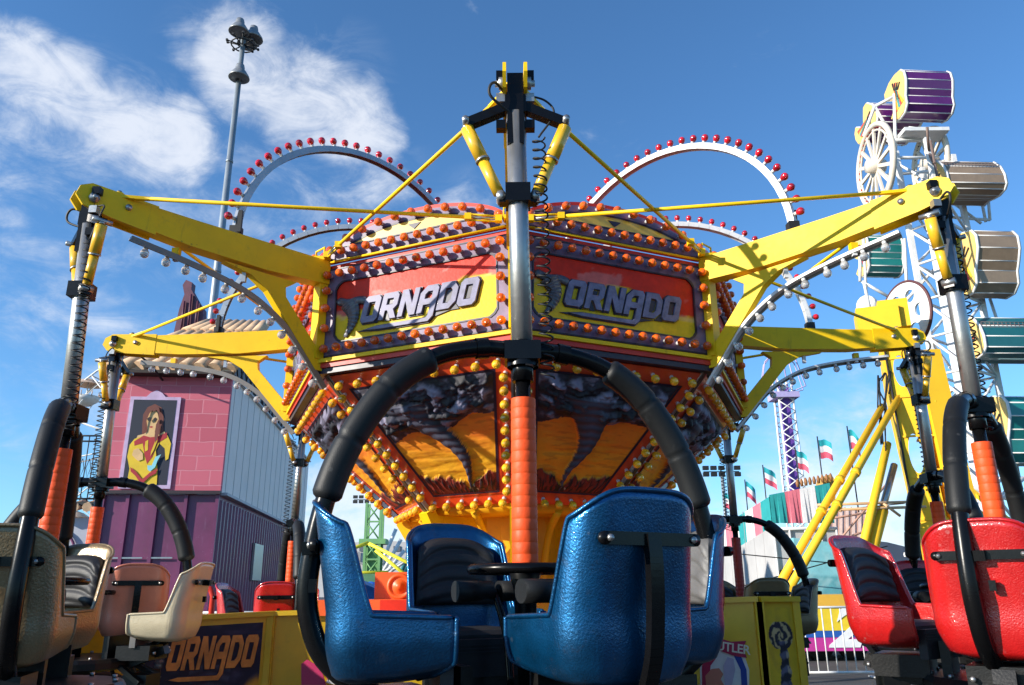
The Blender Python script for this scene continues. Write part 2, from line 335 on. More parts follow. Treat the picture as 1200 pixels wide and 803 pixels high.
def tornado_word(F,u,v,w,sx,sy,parent,m,mo,word='ORNADO',off=.011,funnel=True):
    L,wd=word_loops(word,sx,sy)
    place_mesh(poly_mesh(L,.004,off),'lettering_outline',mo,parent,F.M(u,v,w+.002))
    o=place_mesh(poly_mesh(L,.012,0,.002),'lettering',m,parent,F.M(u,v,w+.008))
    if funnel:
        f=MB(); c=[(u-.75*sx,v+1.12*sy),(u-.55*sx,v+.8*sy),(u-.45*sx,v+.4*sy),(u-.6*sx,v-.05*sy),(u-.95*sx,v-.5*sy)]
        sp=spline([F.P(a,b_,w+.012) for a,b_ in c],6); n_=len(sp)
        f.tube(sp,[.5*sx*(1-i/n_)**.9+.008+.006*(i%2) for i in range(n_)],10,sm=False)
        f.tube(spline([F.P(u-1.55*sx,v+1.32*sy,w+.01),F.P(u-.8*sx,v+1.12*sy,w+.02),F.P(u-.1*sx,v+1.16*sy,w+.02),F.P(u+.35*sx,v+1.05*sy,w+.01)],5),[.012]+[.035]*14+[.008],8)
        f.v=[p-F.n*((p-F.P(0,0,w)).dot(F.n)*.6) for p in f.v]
        f.build('tornado_emblem',mat('slate_funnel_paint',(.075,.075,.10),.35,coat=.5,var=.6,vscale=25),parent)
# --- inner structure
m=MB(); m.lathe([(.0,.62),(1.0,.62),(1.02,.66),(1.02,.72)],(X0,C0,EYE),n=8)
m.lathe([(.52,.66),(.52,-.2),(.62,-.22),(.62,-.42),(.5,-.44),(.5,-1.2)],(X0,C0,EYE),n=24,sm=False)
m.build('centre_drum',YEL2,ride)
for k in range(8):
    m=MB(); a=k*45; t=tang(a)
    P=[rp(a,1.04,.62),rp(a,.50,.62),rp(a,.50,-.15),rp(a,.62,-.15),rp(a,.72,.05)]
    m.prism([p-t*.03 for p in P],t*.06)
    m.bar(rp(a,1.08,.62),rp(a,.55,-.22),.11,.10,up=radial(a))
    m.build('gusset_leg',YEL,ride)
    m=MB(); b2=a+22.5
    m.tube(spline([rp(b2,.93,.6),rp(b2,.74,.45),rp(b2,.62,.2),rp(b2,.56,-.1)],4),.035,6); m.build('inner_rib',YEL2,ride)
m=MB(); m.lathe([(.5,-.28),(1.55,-.30),(1.6,-.36),(1.6,-.52),(.5,-.54)],(X0,C0,EYE),n=32,sm=False)
m.build('orange_base_ring',ORG,ride)
m=MB()
for k in range(40):
    a=k*9; m.lathe([(.0,0),(.012,0),(.012,.02),(0,.024)],rp(a,1.48,-.30),(0,0,1),n=6)
m.build('base_bolts',STEEL,ride)
# orange gear housing + lower platform
m=MB(); c=Vector((-1.05,8.6,1.55)); m.box(c,(.75,.35,.28)); m.lathe([(.13,0),(.13,.02),(.115,.03),(.10,.03),(.09,.015),(.07,.015),(.06,.03),(.04,.03),(.035,.05),(0,.05)],c+Vector((-.12,-.18,0)),(0,-1,0),n=24)
m.box(c+Vector((-.2,-.1,-.20)),(1.4,.5,.15)); m.box(c+Vector((-.1,-.38,-.18)),(.35,.06,.1),mi=1)
m.build('gear_housing',[ORG,REDP],ride)
m=MB(); m.lathe([(.3,-1.02),(2.6,-1.02),(2.6,-1.12),(2.4,-1.14),(2.4,-1.5)],(X0,C0,EYE),n=32,sm=False); m.build('base_platform',mat('dark_deck_plate',(.06,.055,.05),.6,.3,dirt=.5),ride)
# roof of the drum
m=MB(); vs=[rp(k*45,RC-.06,HC-.02) for k in range(8)]+[Vector((X0,C0,EYE+HC+.12))]
m.add(vs,[(k,(k+1)%8,8) for k in range(8)]); m.build('roof',REDP,ride)
# --- marquee faces
def marquee(k):
    a0=k*45;a1=a0+45; A=rp(a0,RC,HCB);B=rp(a1,RC,HCB); F=Frame((A+B)/2,B-A,Vector((0,0,1)))
    HW=(B-A).length/2; H=HC-HCB
    near=k in(-1,0)
    b=MB()
    # backing box
    b.prism([F.P(-HW,0,-.05),F.P(HW,0,-.05),F.P(HW,H,-.05),F.P(-HW,H,-.05)],F.n*.05,0)
    # bottom mouldings
    for v0,v1,w1,mi in ((-.03,0,.05,1),(-.07,-.033,.03,0),(-.115,-.073,.015,2)):
        b.prism([F.P(-HW-.01,v0,-.05),F.P(HW+.01,v0,-.05),F.P(HW+.01,v1,-.05),F.P(-HW-.01,v1,-.05)],F.n*(.05+w1),mi)
    # yellow edge tubes at top
    b.tube([F.P(-HW+.04,H+.018,.03),F.P(HW-.04,H+.018,.03)],.011,6,1)
    pn=b.build('marquee_panel',[REDP,YEL,DKP],ride)
    # lilac border band: ring
    def ring(name,o,i,w,mt,ch=0):
        q=MB(); n=len(o)
        q.add([F.P(*p,w) for p in o]+[F.P(*p,w) for p in i]+[F.P(*p,w-.012) for p in o]+[F.P(*p,w-.012) for p in i],
          [(j,(j+1)%n,n+(j+1)%n,n+j) for j in range(n)]+[(j,2*n+j,2*n+(j+1)%n,(j+1)%n) for j in range(n)]+[(n+j,n+(j+1)%n,3*n+(j+1)%n,3*n+j) for j in range(n)])
        return q.build(name,mt,pn)
    def chrect(u0,v0,u1,v1,c):
        return [(u0+c,v0),(u1-c,v0),(u1-c*.4,v0+c*.4),(u1,v0+c),(u1,v1-c),(u1-c*.4,v1-c*.4),(u1-c,v1),(u0+c,v1),(u0+c*.4,v1-c*.4),(u0,v1-c),(u0,v0+c),(u0+c*.4,v0+c*.4)]
    o_=chrect(-HW+.03,.03,HW-.03,H-.05,.005); i_=chrect(-HW+.125,.125,HW-.125,H-.16,.06)
    ring('lilac_border',o_,i_,.014,LIL)
    ring('dark_outline',i_,chrect(-HW+.137,.137,HW-.137,H-.172,.062),.02,DKP)
    ring('dark_edge',chrect(-HW+.018,.018,HW-.018,H-.038,.005),o_,.018,DKP)
    g_=MB(); sd_=k*3.1
    def cf(s,t,u,v):
        e=.60+.05*math.sin(s*5+sd_)+.16*fn(u*2.2,v*3+sd_)-(.12*s if k==0 else -.10*s+.1)
        y=(.85,.55,.015);r_=(.72,.03,.01)
        c=mix(y,r_,sst(e-.02,e+.02,t))
        cl=fn(u*3.2+sd_,v*7,2.2)
        if abs(t-e-.1)<.16: c=mix(c,(.75,.45,.42),sst(.18,.26,cl)*.3)  # pale wisps put a glossy highlight into the sign colour
        return c
    art_grid(g_,F,[(-HW+.13,.13),(HW-.13,.13),(HW-.13,H-.165),(-HW+.13,H-.165)],70,30,cf,.006)
    g_.build('painted_sign',ART,pn,fix=False)
    tornado_word(F,-HW+.375,.25,.012,.150,.175,pn,LETR,DKP)
    # crest
    N=28; U=HW-.03
    def vt(u): return H+.10+.26*max(0,1-(u/U)**2)**.62
    us=[-U+2*U*i/N for i in range(N+1)]
    q=MB(); q.prism([F.P(-U,H+.03,-.04)]+[F.P(u,vt(u),-.04) for u in us]+[F.P(U,H+.03,-.04)],F.n*.04,0)
    # lilac band following the crest, and yellow infill
    inn=lambda u:max(H+.15,vt(u*1.0)-.095)
    for j in range(N):
        u0,u1=us[j],us[j+1]
        q.add([F.P(u0,vt(u0)-.032,.005),F.P(u1,vt(u1)-.032,.005),F.P(u1,inn(u1),.005),F.P(u0,inn(u0),.005)],[(3,2,1,0)],1)
        if inn(u0)>H+.151 or inn(u1)>H+.151:
            q.add([F.P(u0*.97,inn(u0)-.012,.009),F.P(u1*.97,inn(u1)-.012,.009),F.P(u1*.97,H+.155,.009),F.P(u0*.97,H+.155,.009)],[(3,2,1,0)],2)
            q.add([F.P(u0,inn(u0)+.003,.012),F.P(u1,inn(u1)+.003,.012),F.P(u1*.97,inn(u1)-.014,.012),F.P(u0*.97,inn(u0)-.014,.012)],[(3,2,1,0)],3)
    q.add([F.P(-U,H+.045,.005),F.P(U,H+.045,.005),F.P(U,H+.148,.005),F.P(-U,H+.148,.005)],[(0,1,2,3)],1)
    q.add([F.P(-U*.9,H+.146,.013),F.P(U*.9,H+.146,.013),F.P(U*.9,H+.158,.013),F.P(-U*.9,H+.158,.013)],[(0,1,2,3)],3)
    q.add([F.P(-U,H+.036,.012),F.P(U,H+.036,.012),F.P(U,H+.047,.012),F.P(-U,H+.047,.012)],[(0,1,2,3)],3)
    q.prism([F.P(-.06,vt(0)-.14,.005),F.P(0,vt(0)-.19,.005),F.P(.06,vt(0)-.14,.005)],F.n*.01,3)
    q.build('crest',[REDP,LIL,mat('crest_yellow',(.8,.5,.05),.35,coat=.4,var=.2),DKP],pn,fix=False)
    ax=F.n+F.v*-.12
    nb=14
    vis=near
    W_=HW-.078
    for j in range(nb):
        u=-W_+2*W_*j/(nb-1)
        oranges.put(F.P(u,.078,.014),ax,pn,vis); oranges.put(F.P(u,H-.105,.014),ax,pn,vis)
        if 0<j<nb-1: oranges.put(F.P(u,H+.096,.005),ax,pn,vis)
    for v in (.25,.42,.57):
        for s_ in(-1,1): oranges.put(F.P(s_*W_,v,.014),ax,pn,vis)
    for j in range(11):
        u=-U*.93+2*U*.93*j/10
        oranges.put(F.P(u,vt(u)-.058,.005),ax,pn,vis)
order=[-1,0,-2,1,2,-3,3,4]
for k in order: marquee(k)
# --- lower painted panels
FP={0:[(.85,.42,.24),(.72,.43,.18),(.6,.47,.125),(.5,.50,.098),(.4,.50,.078),(.3,.46,.056),(.2,.39,.036),(.1,.36,.02),(0,.36,.01)],
 1:[(.85,.30,.22),(.72,.34,.17),(.6,.45,.125),(.5,.55,.10),(.4,.625,.08),(.3,.665,.058),(.2,.665,.038),(.1,.645,.02),(0,.645,.01)]}
def funnel_x(k,t):
    # t 1 top .. 0 bottom ; returns centre s and half width of the twister
    L=FP[0 if k%2==0 else 1]
    if t>.85: return L[0][1],0
    for a,b in zip(L,L[1:]):
        if a[0]>=t>=b[0]:
            q=(a[0]-t)/(a[0]-b[0]); q2=q*q*(3-2*q)*.4+q*.6
            return a[1]+(b[1]-a[1])*q2,a[2]+(b[2]-a[2])*q
    return L[-1][1],L[-1][2]
def lower(k):
    a0=k*45;a1=a0+45
    T0=rp(a0,RC-.06,HCB-.12);T1=rp(a1,RC-.06,HCB-.12);B0=rp(a0,RB,HB);B1=rp(a1,RB,HB)
    F=Frame((B0+B1)/2,B1-B0,(T0+T1)/2-(B0+B1)/2)
    hb=(B1-B0).length/2;ht=(T1-T0).length/2;L=((T0+T1)/2-(B0+B1)/2).length
    def hw(v): return hb+(ht-hb)*v/L
    b=MB(); b.prism([F.P(-hb,0,-.04),F.P(hb,0,-.04),F.P(ht,L,-.04),F.P(-ht,L,-.04)],F.n*.04)
    pn=b.build('lower_panel',mat('orange_red_paint',(.72,.07,.015),.3,coat=.5,dirt=.15),ride)
    def inset(d,w):
        v0,v1=d,L-d; return [F.P(-hw(v0)+d*1.15,v0,w),F.P(hw(v0)-d*1.15,v0,w),F.P(hw(v1)-d*1.15,v1,w),F.P(-hw(v1)+d*1.15,v1,w)]
    i1=inset(.125,.012);i2=inset(.145,.012)
    q=MB(); q.add(i1+i2,[(0,1,5,4),(1,2,6,5),(2,3,7,6),(3,0,4,7)]); q.build('dark_outline',DKP,pn,fix=False)
    sd_=k*7.7; near=k in(-1,0)
    if k%2 or k==0:pass
    def region(s,t):
        ce=.60+.06*fn(s*3+sd_,t*3,1)+.03*math.sin(s*9+sd_)+(.16*(s-.5) if k%2 else .05-.10*abs(s-.5))
        re=.13+.05*fn(s*9+sd_,5)+.10*abs(s-.55)-(.09*math.exp(-((s-funnel_x(k,.12)[0])/.09)**2))
        return ce,re
    def cf(s,t,u,v):
        ce,re=region(s,t); c,w=funnel_x(k,t)
        lum=fn(s*9+sd_,t*16,2)
        y=mix((.88,.42,.01),(.85,.19,.01),sst(.25,.62,t)+.35*fn(s*4,t*10+sd_,7))
        if k==0: y=mix(y,(.85,.22,.008),.5)
        y=mix(y,(.25,.03,.01),sst(.30,.45,abs(fn(s*3+sd_,t*22,4)))*.3)
        if t>ce:
            f=fn(s*7+sd_,t*9,9)
            y=mix((.030,.026,.045),(.20,.18,.26),sst(.05,.38,f))
            y=mix(y,(.008,.007,.012),sst(.0,.3,-f))
        if t<re:
            y=mix((.22,.025,.012),(.02,.006,.006),sst(0,.25,fn(s*24+sd_,t*9,3)))
            if abs(s-c)<.05+.28*(re-t): y=(.018,.016,.012)
            if abs(s-(c+.10*(.12-t)/.12))<.007 and int(t*45)%2: y=(.7,.65,.5)
        if abs(s-c)<w:
            e=abs(s-c)/w; st=.5+.5*math.sin((t*95)+e*3)
            y=mix((.075,.075,.115),(.012,.011,.018),.35*st+.65*e)
        return y
    def rf(s,t,u,v):
        ce,re=region(s,t); c,w=funnel_x(k,t); r_=.008
        ed=min(1,min(s,1-s,t,1-t)*14)
        if t>ce: r_+=.028*ed*min(1,(t-ce)*9)*(1+1.6*abs(fn(s*7+sd_,t*9,9))*2)
        elif t<re: r_+=.02*ed*(1+.8*fn(s*24+sd_,t*9,3))
        else: r_+=.006*ed*(fn(s*3,t*18,sd_))
        if abs(s-c)<w*1.05:
            e=abs(s-c)/(w*1.05); r_=max(r_,.012+.055*ed*math.sqrt(max(0,1-e*e))*(.5+w*4)+.004*math.sin(t*95+e*3))
        return r_
    g_=MB(); d=.145; v0,v1=d,L-d
    n_=(120,130) if near else (60,64)
    art_grid(g_,F,[(-hw(v0)+d*1.15,v0),(hw(v0)-d*1.15,v0),(hw(v1)-d*1.15,v1),(-hw(v1)+d*1.15,v1)],n_[0],n_[1],cf,.0,rf)
    g_.build('twister_painting',ARTM,pn,fix=False)
    vis=k in(-1,0)
    ax=F.n+F.v*-.1
    def yb(u,v): yells.put(F.P(u,v,.0),ax,pn,vis or (k in(-2,1) and v>.02))
    for j in range(9): yb(-ht+.14+(2*ht-.28)*j/8,L-.06)
    for j in range(6): yb(-hb+.09+(2*hb-.18)*j/5,.055)
    for j in range(1,11):
        v=.055+(L-.115)*j/11
        for s_ in(-1,1): yb(s_*(hw(v)-.068),v)
    return
for k in order: lower(k)
for k in range(8):
    a=k*45 if k<5 else k*45-360
    m=MB(); t=tang(a)
    A=rp(a,RC-.05,HCB-.08);B=rp(a,RB-.01,HB-.03); m.bar(A,B,.07,.035,up=radial(a)); m.bar(A+radial(a)*.022,B+radial(a)*.022,.035,.02,up=radial(a),mi=1)
    m.bar(rp(a,RC+.01,HCB-.08),rp(a,RC+.01,HC+.04),.05,.05,up=radial(a),mi=2)
    m.build('corner_rail',[TRIM,mat('brown_rail',(.12,.08,.05),.4,.4),YEL],ride)
# --- arms
for k in (0,-1,1,-2,2,-3,3,4):
    a=k*45; t=tang(a); rd=radial(a)
    def Q(r,h_,s=0): return rp(a,r,h_)+t*s
    m=MB()
    # main beam, tapered box with rounded nose
    prof=[(RC+.0,2.33),(2.75,2.28),(3.35,2.275),(3.74,2.30),(3.86,2.32),(3.86,2.47),(3.3,2.485),(RC+.0,2.53)]
    m.prism([Q(r,h_,-.06) for r,h_ in prof],t*.12)
    nose=[(3.6,2.27),(3.9,2.29),(4.08,2.32),(4.13,2.38),(4.11,2.45),(4.04,2.49),(3.6,2.488)]
    for s_ in(-1,1): m.prism([Q(r,h_,s_*.055-.009) for r,h_ in nose],t*.018)
    # brace and gusset
    br=[(2.98,2.24),(2.80,2.24),(2.62,2.20),(2.48,2.02),(2.2,1.70),(2.2,1.90),(2.36,2.10),(2.44,2.26)]
    m.prism([Q(r,h_,-.035) for r,h_ in [(3.08,2.255),(2.86,2.215),(2.72,2.13),(2.26,1.60),(2.2,1.60),(2.2,1.71),(2.56,2.12),(2.57,2.20),(2.48,2.265)]],t*.07)
    m.bar(Q(RC+.04,HCB),Q(RC+.04,2.33),.1,.07,up=rd)
    # small clamp blocks
    m.box(Q(3.42,2.22),(.05,.05,.05))
    ar=m.build('arm',YEL,ride)
    for s_ in (-1,1):
        ht_=MB(); ht_.lathe([(.035,0),(.035,.02),(.018,.022),(.018,.04),(0,.042)],Q(4.02,2.385,.065*s_),t*s_,n=8); ht_.build('pivot_bolt',STEEL,ar)
        ht_=MB(); ht_.lathe([(.022,0),(.022,.015),(0,.018)],Q(3.80,2.40,.065*s_),t*s_,n=8); ht_.build('pivot_bolt',STEEL,ar)
    # bulb rail
    m=MB(); rail=spline([(3.74,2.215,0),(3.3,2.165,0),(2.95,2.10,0),(2.72,2.01,0),(2.5,1.86,0),(2.3,1.64,0),(2.16,1.48,0)],6)
    for i in range(len(rail)-1):
        p,q=rail[i],rail[i+1]; m.bar(Q(p.x,p.y),Q(q.x,q.y),.05,.022,up=rd+Vector((0,0,.6)))
        m.bar(Q(p.x,p.y-.01,.028),Q(q.x,q.y-.01,.028),.006,.045,up=rd+Vector((0,0,.6)),mi=1)
    
    for r_ in (3.42,2.9): m.bar(Q(r_,2.15),Q(r_,2.24),.03,.03)
    rl=m.build('bulb_rail',[TRIM if k<0 else WTRIM,mat('rail_side_strip',(.2,.18,.16),.4,.3)],ar)  # lighter metal on the right arms puts sunlight into the rail colour
    acc=0
    for i in range(len(rail)-1):
        p,q=rail[i],rail[i+1]; L_=(q-p).length; acc+=L_
        if acc>.128:
            acc=0; mid=(p+q)/2; d=(q-p).normalized(); ax=rd*(-d.y if False else d.y)*1+Vector((0,0,-1))*abs(d.x)
            ax=(rd*(-d.y)*1.0*(1)+Vector((0,0,-abs(d.x))))
            clears.put(Q(mid.x,mid.y-.012),ax+rd*.0,ar,k in(-1,1,-2,2))
    # tie rods to the neighbouring corners
    for s_ in(-1,1):
        m=MB(); A=Q(3.86,2.47,.03*s_); B=rp(a+45*s_,RC+.05,2.545); d=(B-A).normalized()
        m.tube([A,B-d*.34],.0145,7); m.tube([B-d*.34,B-d*.12],.009,6,mi=1)
        m.bar(A-d*.02,A+d*.2,.05,.022,w2=.025); m.lathe([(.03,-.03),(.03,.03)],A,(0,0,1),n=8); m.lathe([(0,-.035),(.016,-.035),(.016,.045),(0,.045)],A,(0,0,1),n=8,mi=1)
        # turnbuckle bow
        e=d.cross(Vector((0,0,1))).normalized()
        for z in(-1,1): m.tube([B-d*.34+Vector((0,0,.022*z)),B-d*.12+Vector((0,0,.022*z))],.008,6)
        m.box(B-d*.35,(.05,.05,.05));m.box(B-d*.12,(.05,.05,.05))
        m.build('tie_rod',[YEL,STEEL],ar)
    m=MB(); b0=rp(a,RC+.06,2.55); P=[b0+t*.05+Vector((0,0,.0)),b0+t*.05+Vector((0,0,.09)),b0-t*.08+Vector((0,0,.09)),b0-t*.08+Vector((0,0,.0))]
    m.tube([P[0],P[1],P[2],P[3]],.009,6); m.box(b0,(.16,.08,.03)); m.build('grab_loop',YEL,ar)
    # red light arch
    m=MB(); rc=1.74;rx=1.28;rz=1.20;h0=2.5
    arc=[(rc+rx*math.cos(th),h0+rz*math.sin(th)) for th in [PI*i/36 for i in range(37)]]
    for i in range(36):
        p,q=arc[i],arc[i+1]; up=rd*(p[0]-rc)+Vector((0,0,p[1]-h0+.001))
        m.bar(Q(*p),Q(*q),.055,.018,up=up)
        for s_ in(-1,1): m.bar(Q(p[0],p[1],.026*s_)-up.normalized()*.02,Q(q[0],q[1],.026*s_)-up.normalized()*.02,.006,.045,up=up,mi=0)
    m.box(Q(3.0,2.53),(.08,.08,.08),mi=1); m.box(Q(3.0,2.6,.05),(.03,.03,.18),mi=1)
    lar=m.build('light_arch',[WTRIM if k>0 else TRIM,RUB],ride)
    for i in range(33):
        th=PI*(.035+.93*i/32); p=(rc+(rx+.01)*math.cos(th),h0+(rz+.01)*math.sin(th))
        ax=rd*math.cos(th)+Vector((0,0,math.sin(th)))
        reds.put(Q(*p),ax,lar,k in(-1,1,-2,2))
for b_ in (reds,oranges,yells,clears): b_.finish(ride)
# ================================================================ PODS
def xf(mb,M):
    mb.v=[M@p for p in mb.v]; return mb
ZT,ZA,ZBT=.375,-.045,-.275      # back top, arm, bottom (relative to eye level)
def seat_mesh():
    w=.285;d=.27;yb=.20;rc=.13
    path=[]
    n1=14
    for i in range(n1): path.append((-w,-d+(yb-rc+d)*i/n1))
    for i in range(9): a=PI-PI/2*i/9; path.append((-w+rc+rc*math.cos(a),yb-rc+rc*math.sin(a)))
    for i in range(12): path.append((-w+rc+(2*w-2*rc)*i/12,yb))
    for i in range(9): a=PI/2-PI/2*i/9; path.append((w-rc+rc*math.cos(a),yb-rc+rc*math.sin(a)))
    for i in range(n1+1): path.append((w,yb-rc-(yb-rc+d)*i/n1))
    # refine around the step
    ref=[]
    for i in range(len(path)-1):
        a,b=path[i],path[i+1]; k=4 if -.02<(a[1]+b[1])/2<.13 and abs(a[0])>.2 else 1
        for j in range(k): ref.append((a[0]+(b[0]-a[0])*j/k,a[1]+(b[1]-a[1])*j/k))
    ref.append(path[-1]); path=ref
    NV=16; rows=[]
    for v in range(NV+1):
        t=v/NV; row=[]
        for x,y in path:
            f=yb-y
            e=sst(.105,.165,f)
            zt=(ZT-.10*(min(1,abs(x)/w))**4)*(1-e)+(ZA-.012*(f-.16)/.3)*e
            zb=ZBT+.045*max(0,(f-.15)/.32)**2+.02
            z=zb+(zt-zb)*(t**.9)
            if v==NV: z=zt
            sc=.80+.20*math.sin(min(1,(z-ZBT)/.16)*PI/2)
            if z>ZA: sc_x=1-.07*((z-ZA)/(ZT-ZA))
            else: sc_x=1
            lean=.07*max(0,(z-ZA)/(ZT-ZA))
            row.append(Vector((x*sc*sc_x,y*(sc if y>0 else 1)*1.0+lean,z)))
        rows.append(row)
    # underside rows
    und=[]
    for k,(s_,dz) in enumerate(((.25,-.040),(.6,-.032),(.88,-.014))):
        und.append([Vector((p.x*s_,(p.y+.03)*(.35+.65*s_)-.03,ZBT+.02+dz+.045*max(0,(yb-p.y-.15)/.32)**2*s_)) for p in rows[0]])
    rows=und+rows; b=MB(); n=len(path)
    b.add([p for r_ in rows for p in r_],[(j*n+i,j*n+i+1,(j+1)*n+i+1,(j+1)*n+i) for j in range(len(rows)-1) for i in range(n-1)],0,True)
    # close bottom strip
    L=len(rows[0]); 
    b.f+= [[i,L-1-i,L-2-i,i+1] for i in range(L//2-1)]; b.m+=[0]*(L//2-1); b.s+=[True]*(L//2-1)
    rim=rows[-1]
    fr=[r_[0] for r_ in rows]; bk=[r_[-1] for r_ in rows]
    return b,[fr[::-1],rim,bk],rows
def cushion_mesh():
    b=MB(); nx,nz=28,34; w=.235;z0,z1=-.03,.305
    def pt(i,j,back=False):
        s=-1+2*i/nx;t=j/nz; 
        hw=w*(1-.10*t)
        top=z1-.075*abs(s)**3.2-z0
        z=z0+top*t; x=hw*s
        ed=min(1,(1-abs(s))*5)**.5*min(1,min(t,1-t)*9)**.5
        rid=.5+.5*math.cos((t*4.3+.55*(s*s))*2*PI)
        y=.155+.07*max(0,(z-ZA)/(ZT-ZA))-(.015+.045*ed*(.72+.28*(1-(1-rid)**3))+0*rid)
        # curve with the shell at the sides
        y-=.05*abs(s)**4
        if back: y=.19+.07*max(0,(z-ZA)/(ZT-ZA))-.08*abs(s)**4
        return Vector((x,y,z))
    vs=[pt(i,j) for j in range(nz+1) for i in range(nx+1)]
    n=nx+1
    fs=[(j*n+i,j*n+i+1,(j+1)*n+i+1,(j+1)*n+i) for j in range(nz) for i in range(nx)]
    b.add(vs,fs,0,True)
    ed=[(i,0) for i in range(nx)]+[(nx,j) for j in range(nz)]+[(nx-i,nz) for i in range(nx)]+[(0,nz-j) for j in range(nz)]
    vs=[pt(i,j) for i,j in ed]+[pt(i,j,True) for i,j in ed]; k=len(ed)
    b.add(vs,[(i,(i+1)%k,k+(i+1)%k,k+i) for i in range(k)],0,True)
    return b
SDZ=-.09
def mk_pod(name,label,cen,wraptop,phi,seats,shell,cush,hoop=True,rt=None,pr=.074,inner=None,sleeve=None,base=True):
    """cen: world xy of pod centre.  seats: (azimuth deg world, radius)"""
    a_=rt; tip=rp(a_,RT-.02,HT-.02)
    root=empty(name,(cen[0],cen[1],EYE-1.15),0)
    tag(root,label,'ride pod','pods hanging from the ride arms')
    cz=EYE; lift=tip.z-(EYE+HT)   # slope of the whole machine
    c=Vector((cen[0],cen[1],EYE+(lift*.35 if lift>0 else lift*1.2)))
    ht=c+Vector((0,0,1.02+.14*0)); 
    # hanging pole: top at the arm tip, foot in the middle of the pod
    t=tang(a_); rd=radial(a_)
    top=tip+Vector((0,0,.0)); top=top-rd*.0
    ax=(top-(c+Vector((0,0,.98)))); hz=lambda s: c+Vector((0,0,.98))+ax*s
    m=MB(); m.tube([hz(-.02),hz(.90)],.05,14); m.lathe([(.066,-.05),(.066,.05)],hz(.02),ax,n=14); m.build('pole',[STEEL],root)
    m=MB(); m.box(hz(.95)+Vector((0,0,-.06)),(.085,.09,.42)); m.box(hz(.93),(.11,.08,.10))
    for s_ in(-1,1):
        m.bar(hz(.93)+t*.03*s_,hz(.86)+t*.26*s_,.055,.05)
        m.lathe([(0,-.06),(.018,-.06),(.018,.06),(0,.06)],hz(.86)+t*.26*s_,rd,n=8,mi=1)
        m.lathe([(0,-.0),(.024,0),(.024,.02),(0,.02)],hz(.90)-rd*.06+Vector((0,0,(.03*s_))),rd,n=8,mi=1)
    for z in(-.16,.0,.14):
        for s_ in (-1,1): m.box(hz(.96)+Vector((0,0,z))+t*.075*s_,(.05,.05,.05),mi=1 if z==0 else 0)
    m.build('hinge_head',[BLK,STEEL],root); m=MB(); m.box(hz(.58),(.125,.125,.10)); m.bar(hz(.565)-t*.095,hz(.565)+t*.095,.06,.04); m.build('shock_clamp',[BLK,STEEL],root)
    for s_ in(-1,1):
        m=MB(); A=hz(.845)+t*.255*s_;B=hz(.575)+t*.085*s_; M_=A+(B-A)*.45; d=(B-A).normalized()
        m.tube([A,M_],.036,12); m.tube([M_,M_+d*.012],.039,12,mi=1); m.tube([M_+d*.012,B-d*.03],.03,12); m.tube([A-d*.02,A],.02,8,mi=1); m.tube([B-d*.03,B+d*.02],.018,8,mi=1)
        m.lathe([(0,-.04),(.025,-.04),(.025,.04),(0,.04)],B,rd,n=8,mi=1)
        m.build('shock_absorber',[mat('yellow_cylinder',(.82,.46,.02),.3,coat=.4,var=.1,dirt=.1),STEEL],root)
    # coiled cable
    m=MB(); pts=[]; side=t*(.115)+rd*.02; n_=26*14
    for i in range(n_+1):
        q=i/n_; s_=.80-.86*q if True else 0; th=2*PI*26*q
        pts.append(hz(s_)+side+Vector((math.cos(th)*.032,math.sin(th)*.032,.004*math.sin(th))))
    m.tube(pts,.005,4); sp=spline([hz(.98)+t*.05,hz(.97)+t*.16-rd*.03,hz(.9)+t*.20,hz(.80)+side],8); m.tube(sp,.006,5)
    m.tube(spline([hz(.95)-rd*.06,hz(.99)+rd*.08-t*.1,hz(.93)+rd*.1-t*.13,hz(.88)+rd*.02],8),.008,5)
    m.build('coiled_cable',RUB,root)
    # lower shaft, sleeve, base — local frame centred on c
    m=MB(); m.tube([c+Vector((0,0,.88)),c+Vector((0,0,1.0))],.05,14); m.tube([c+Vector((0,0,-.55)),c+Vector((0,0,.9))],.036,14); m.lathe([(.075,0),(.075,.1),(.05,.13)],c+Vector((0,0,.95)),n=14)
    m.box(c+Vector((0,0,1.02)),(.17,.15,.09)); m.build('centre_shaft',BLK,root)
    m=MB(); z=.05;prof=[]
    while z<.80:
        prof+=[(.0568,z),(.058,z+.004),(.0575,z+.044),(.0562,z+.048)]; z+=.05
    m.lathe(prof,c,n=18); m.build('pole_sleeve',sleeve or ORW,root)
    m=MB(); m.tube([c+Vector((.235*math.cos(q*PI/20),.235*math.sin(q*PI/20),.035)) for q in range(40)],.022,10,closed=True)
    for q in range(3):
        th=q*2*PI/3+.4; m.bar(c+Vector((0,0,.03)),c+Vector((.23*math.cos(th),.23*math.sin(th),.035)),.03,.015)
    m.lathe([(0,.05),(.06,.05),(.07,.02),(.05,-.06),(.045,-.2)],c,n=14); m.build('steering_wheel',BLK,root)
    ph=R(phi); hx=Vector((math.cos(ph),math.sin(ph),0)); hy=Vector((-math.sin(ph),math.cos(ph),0))
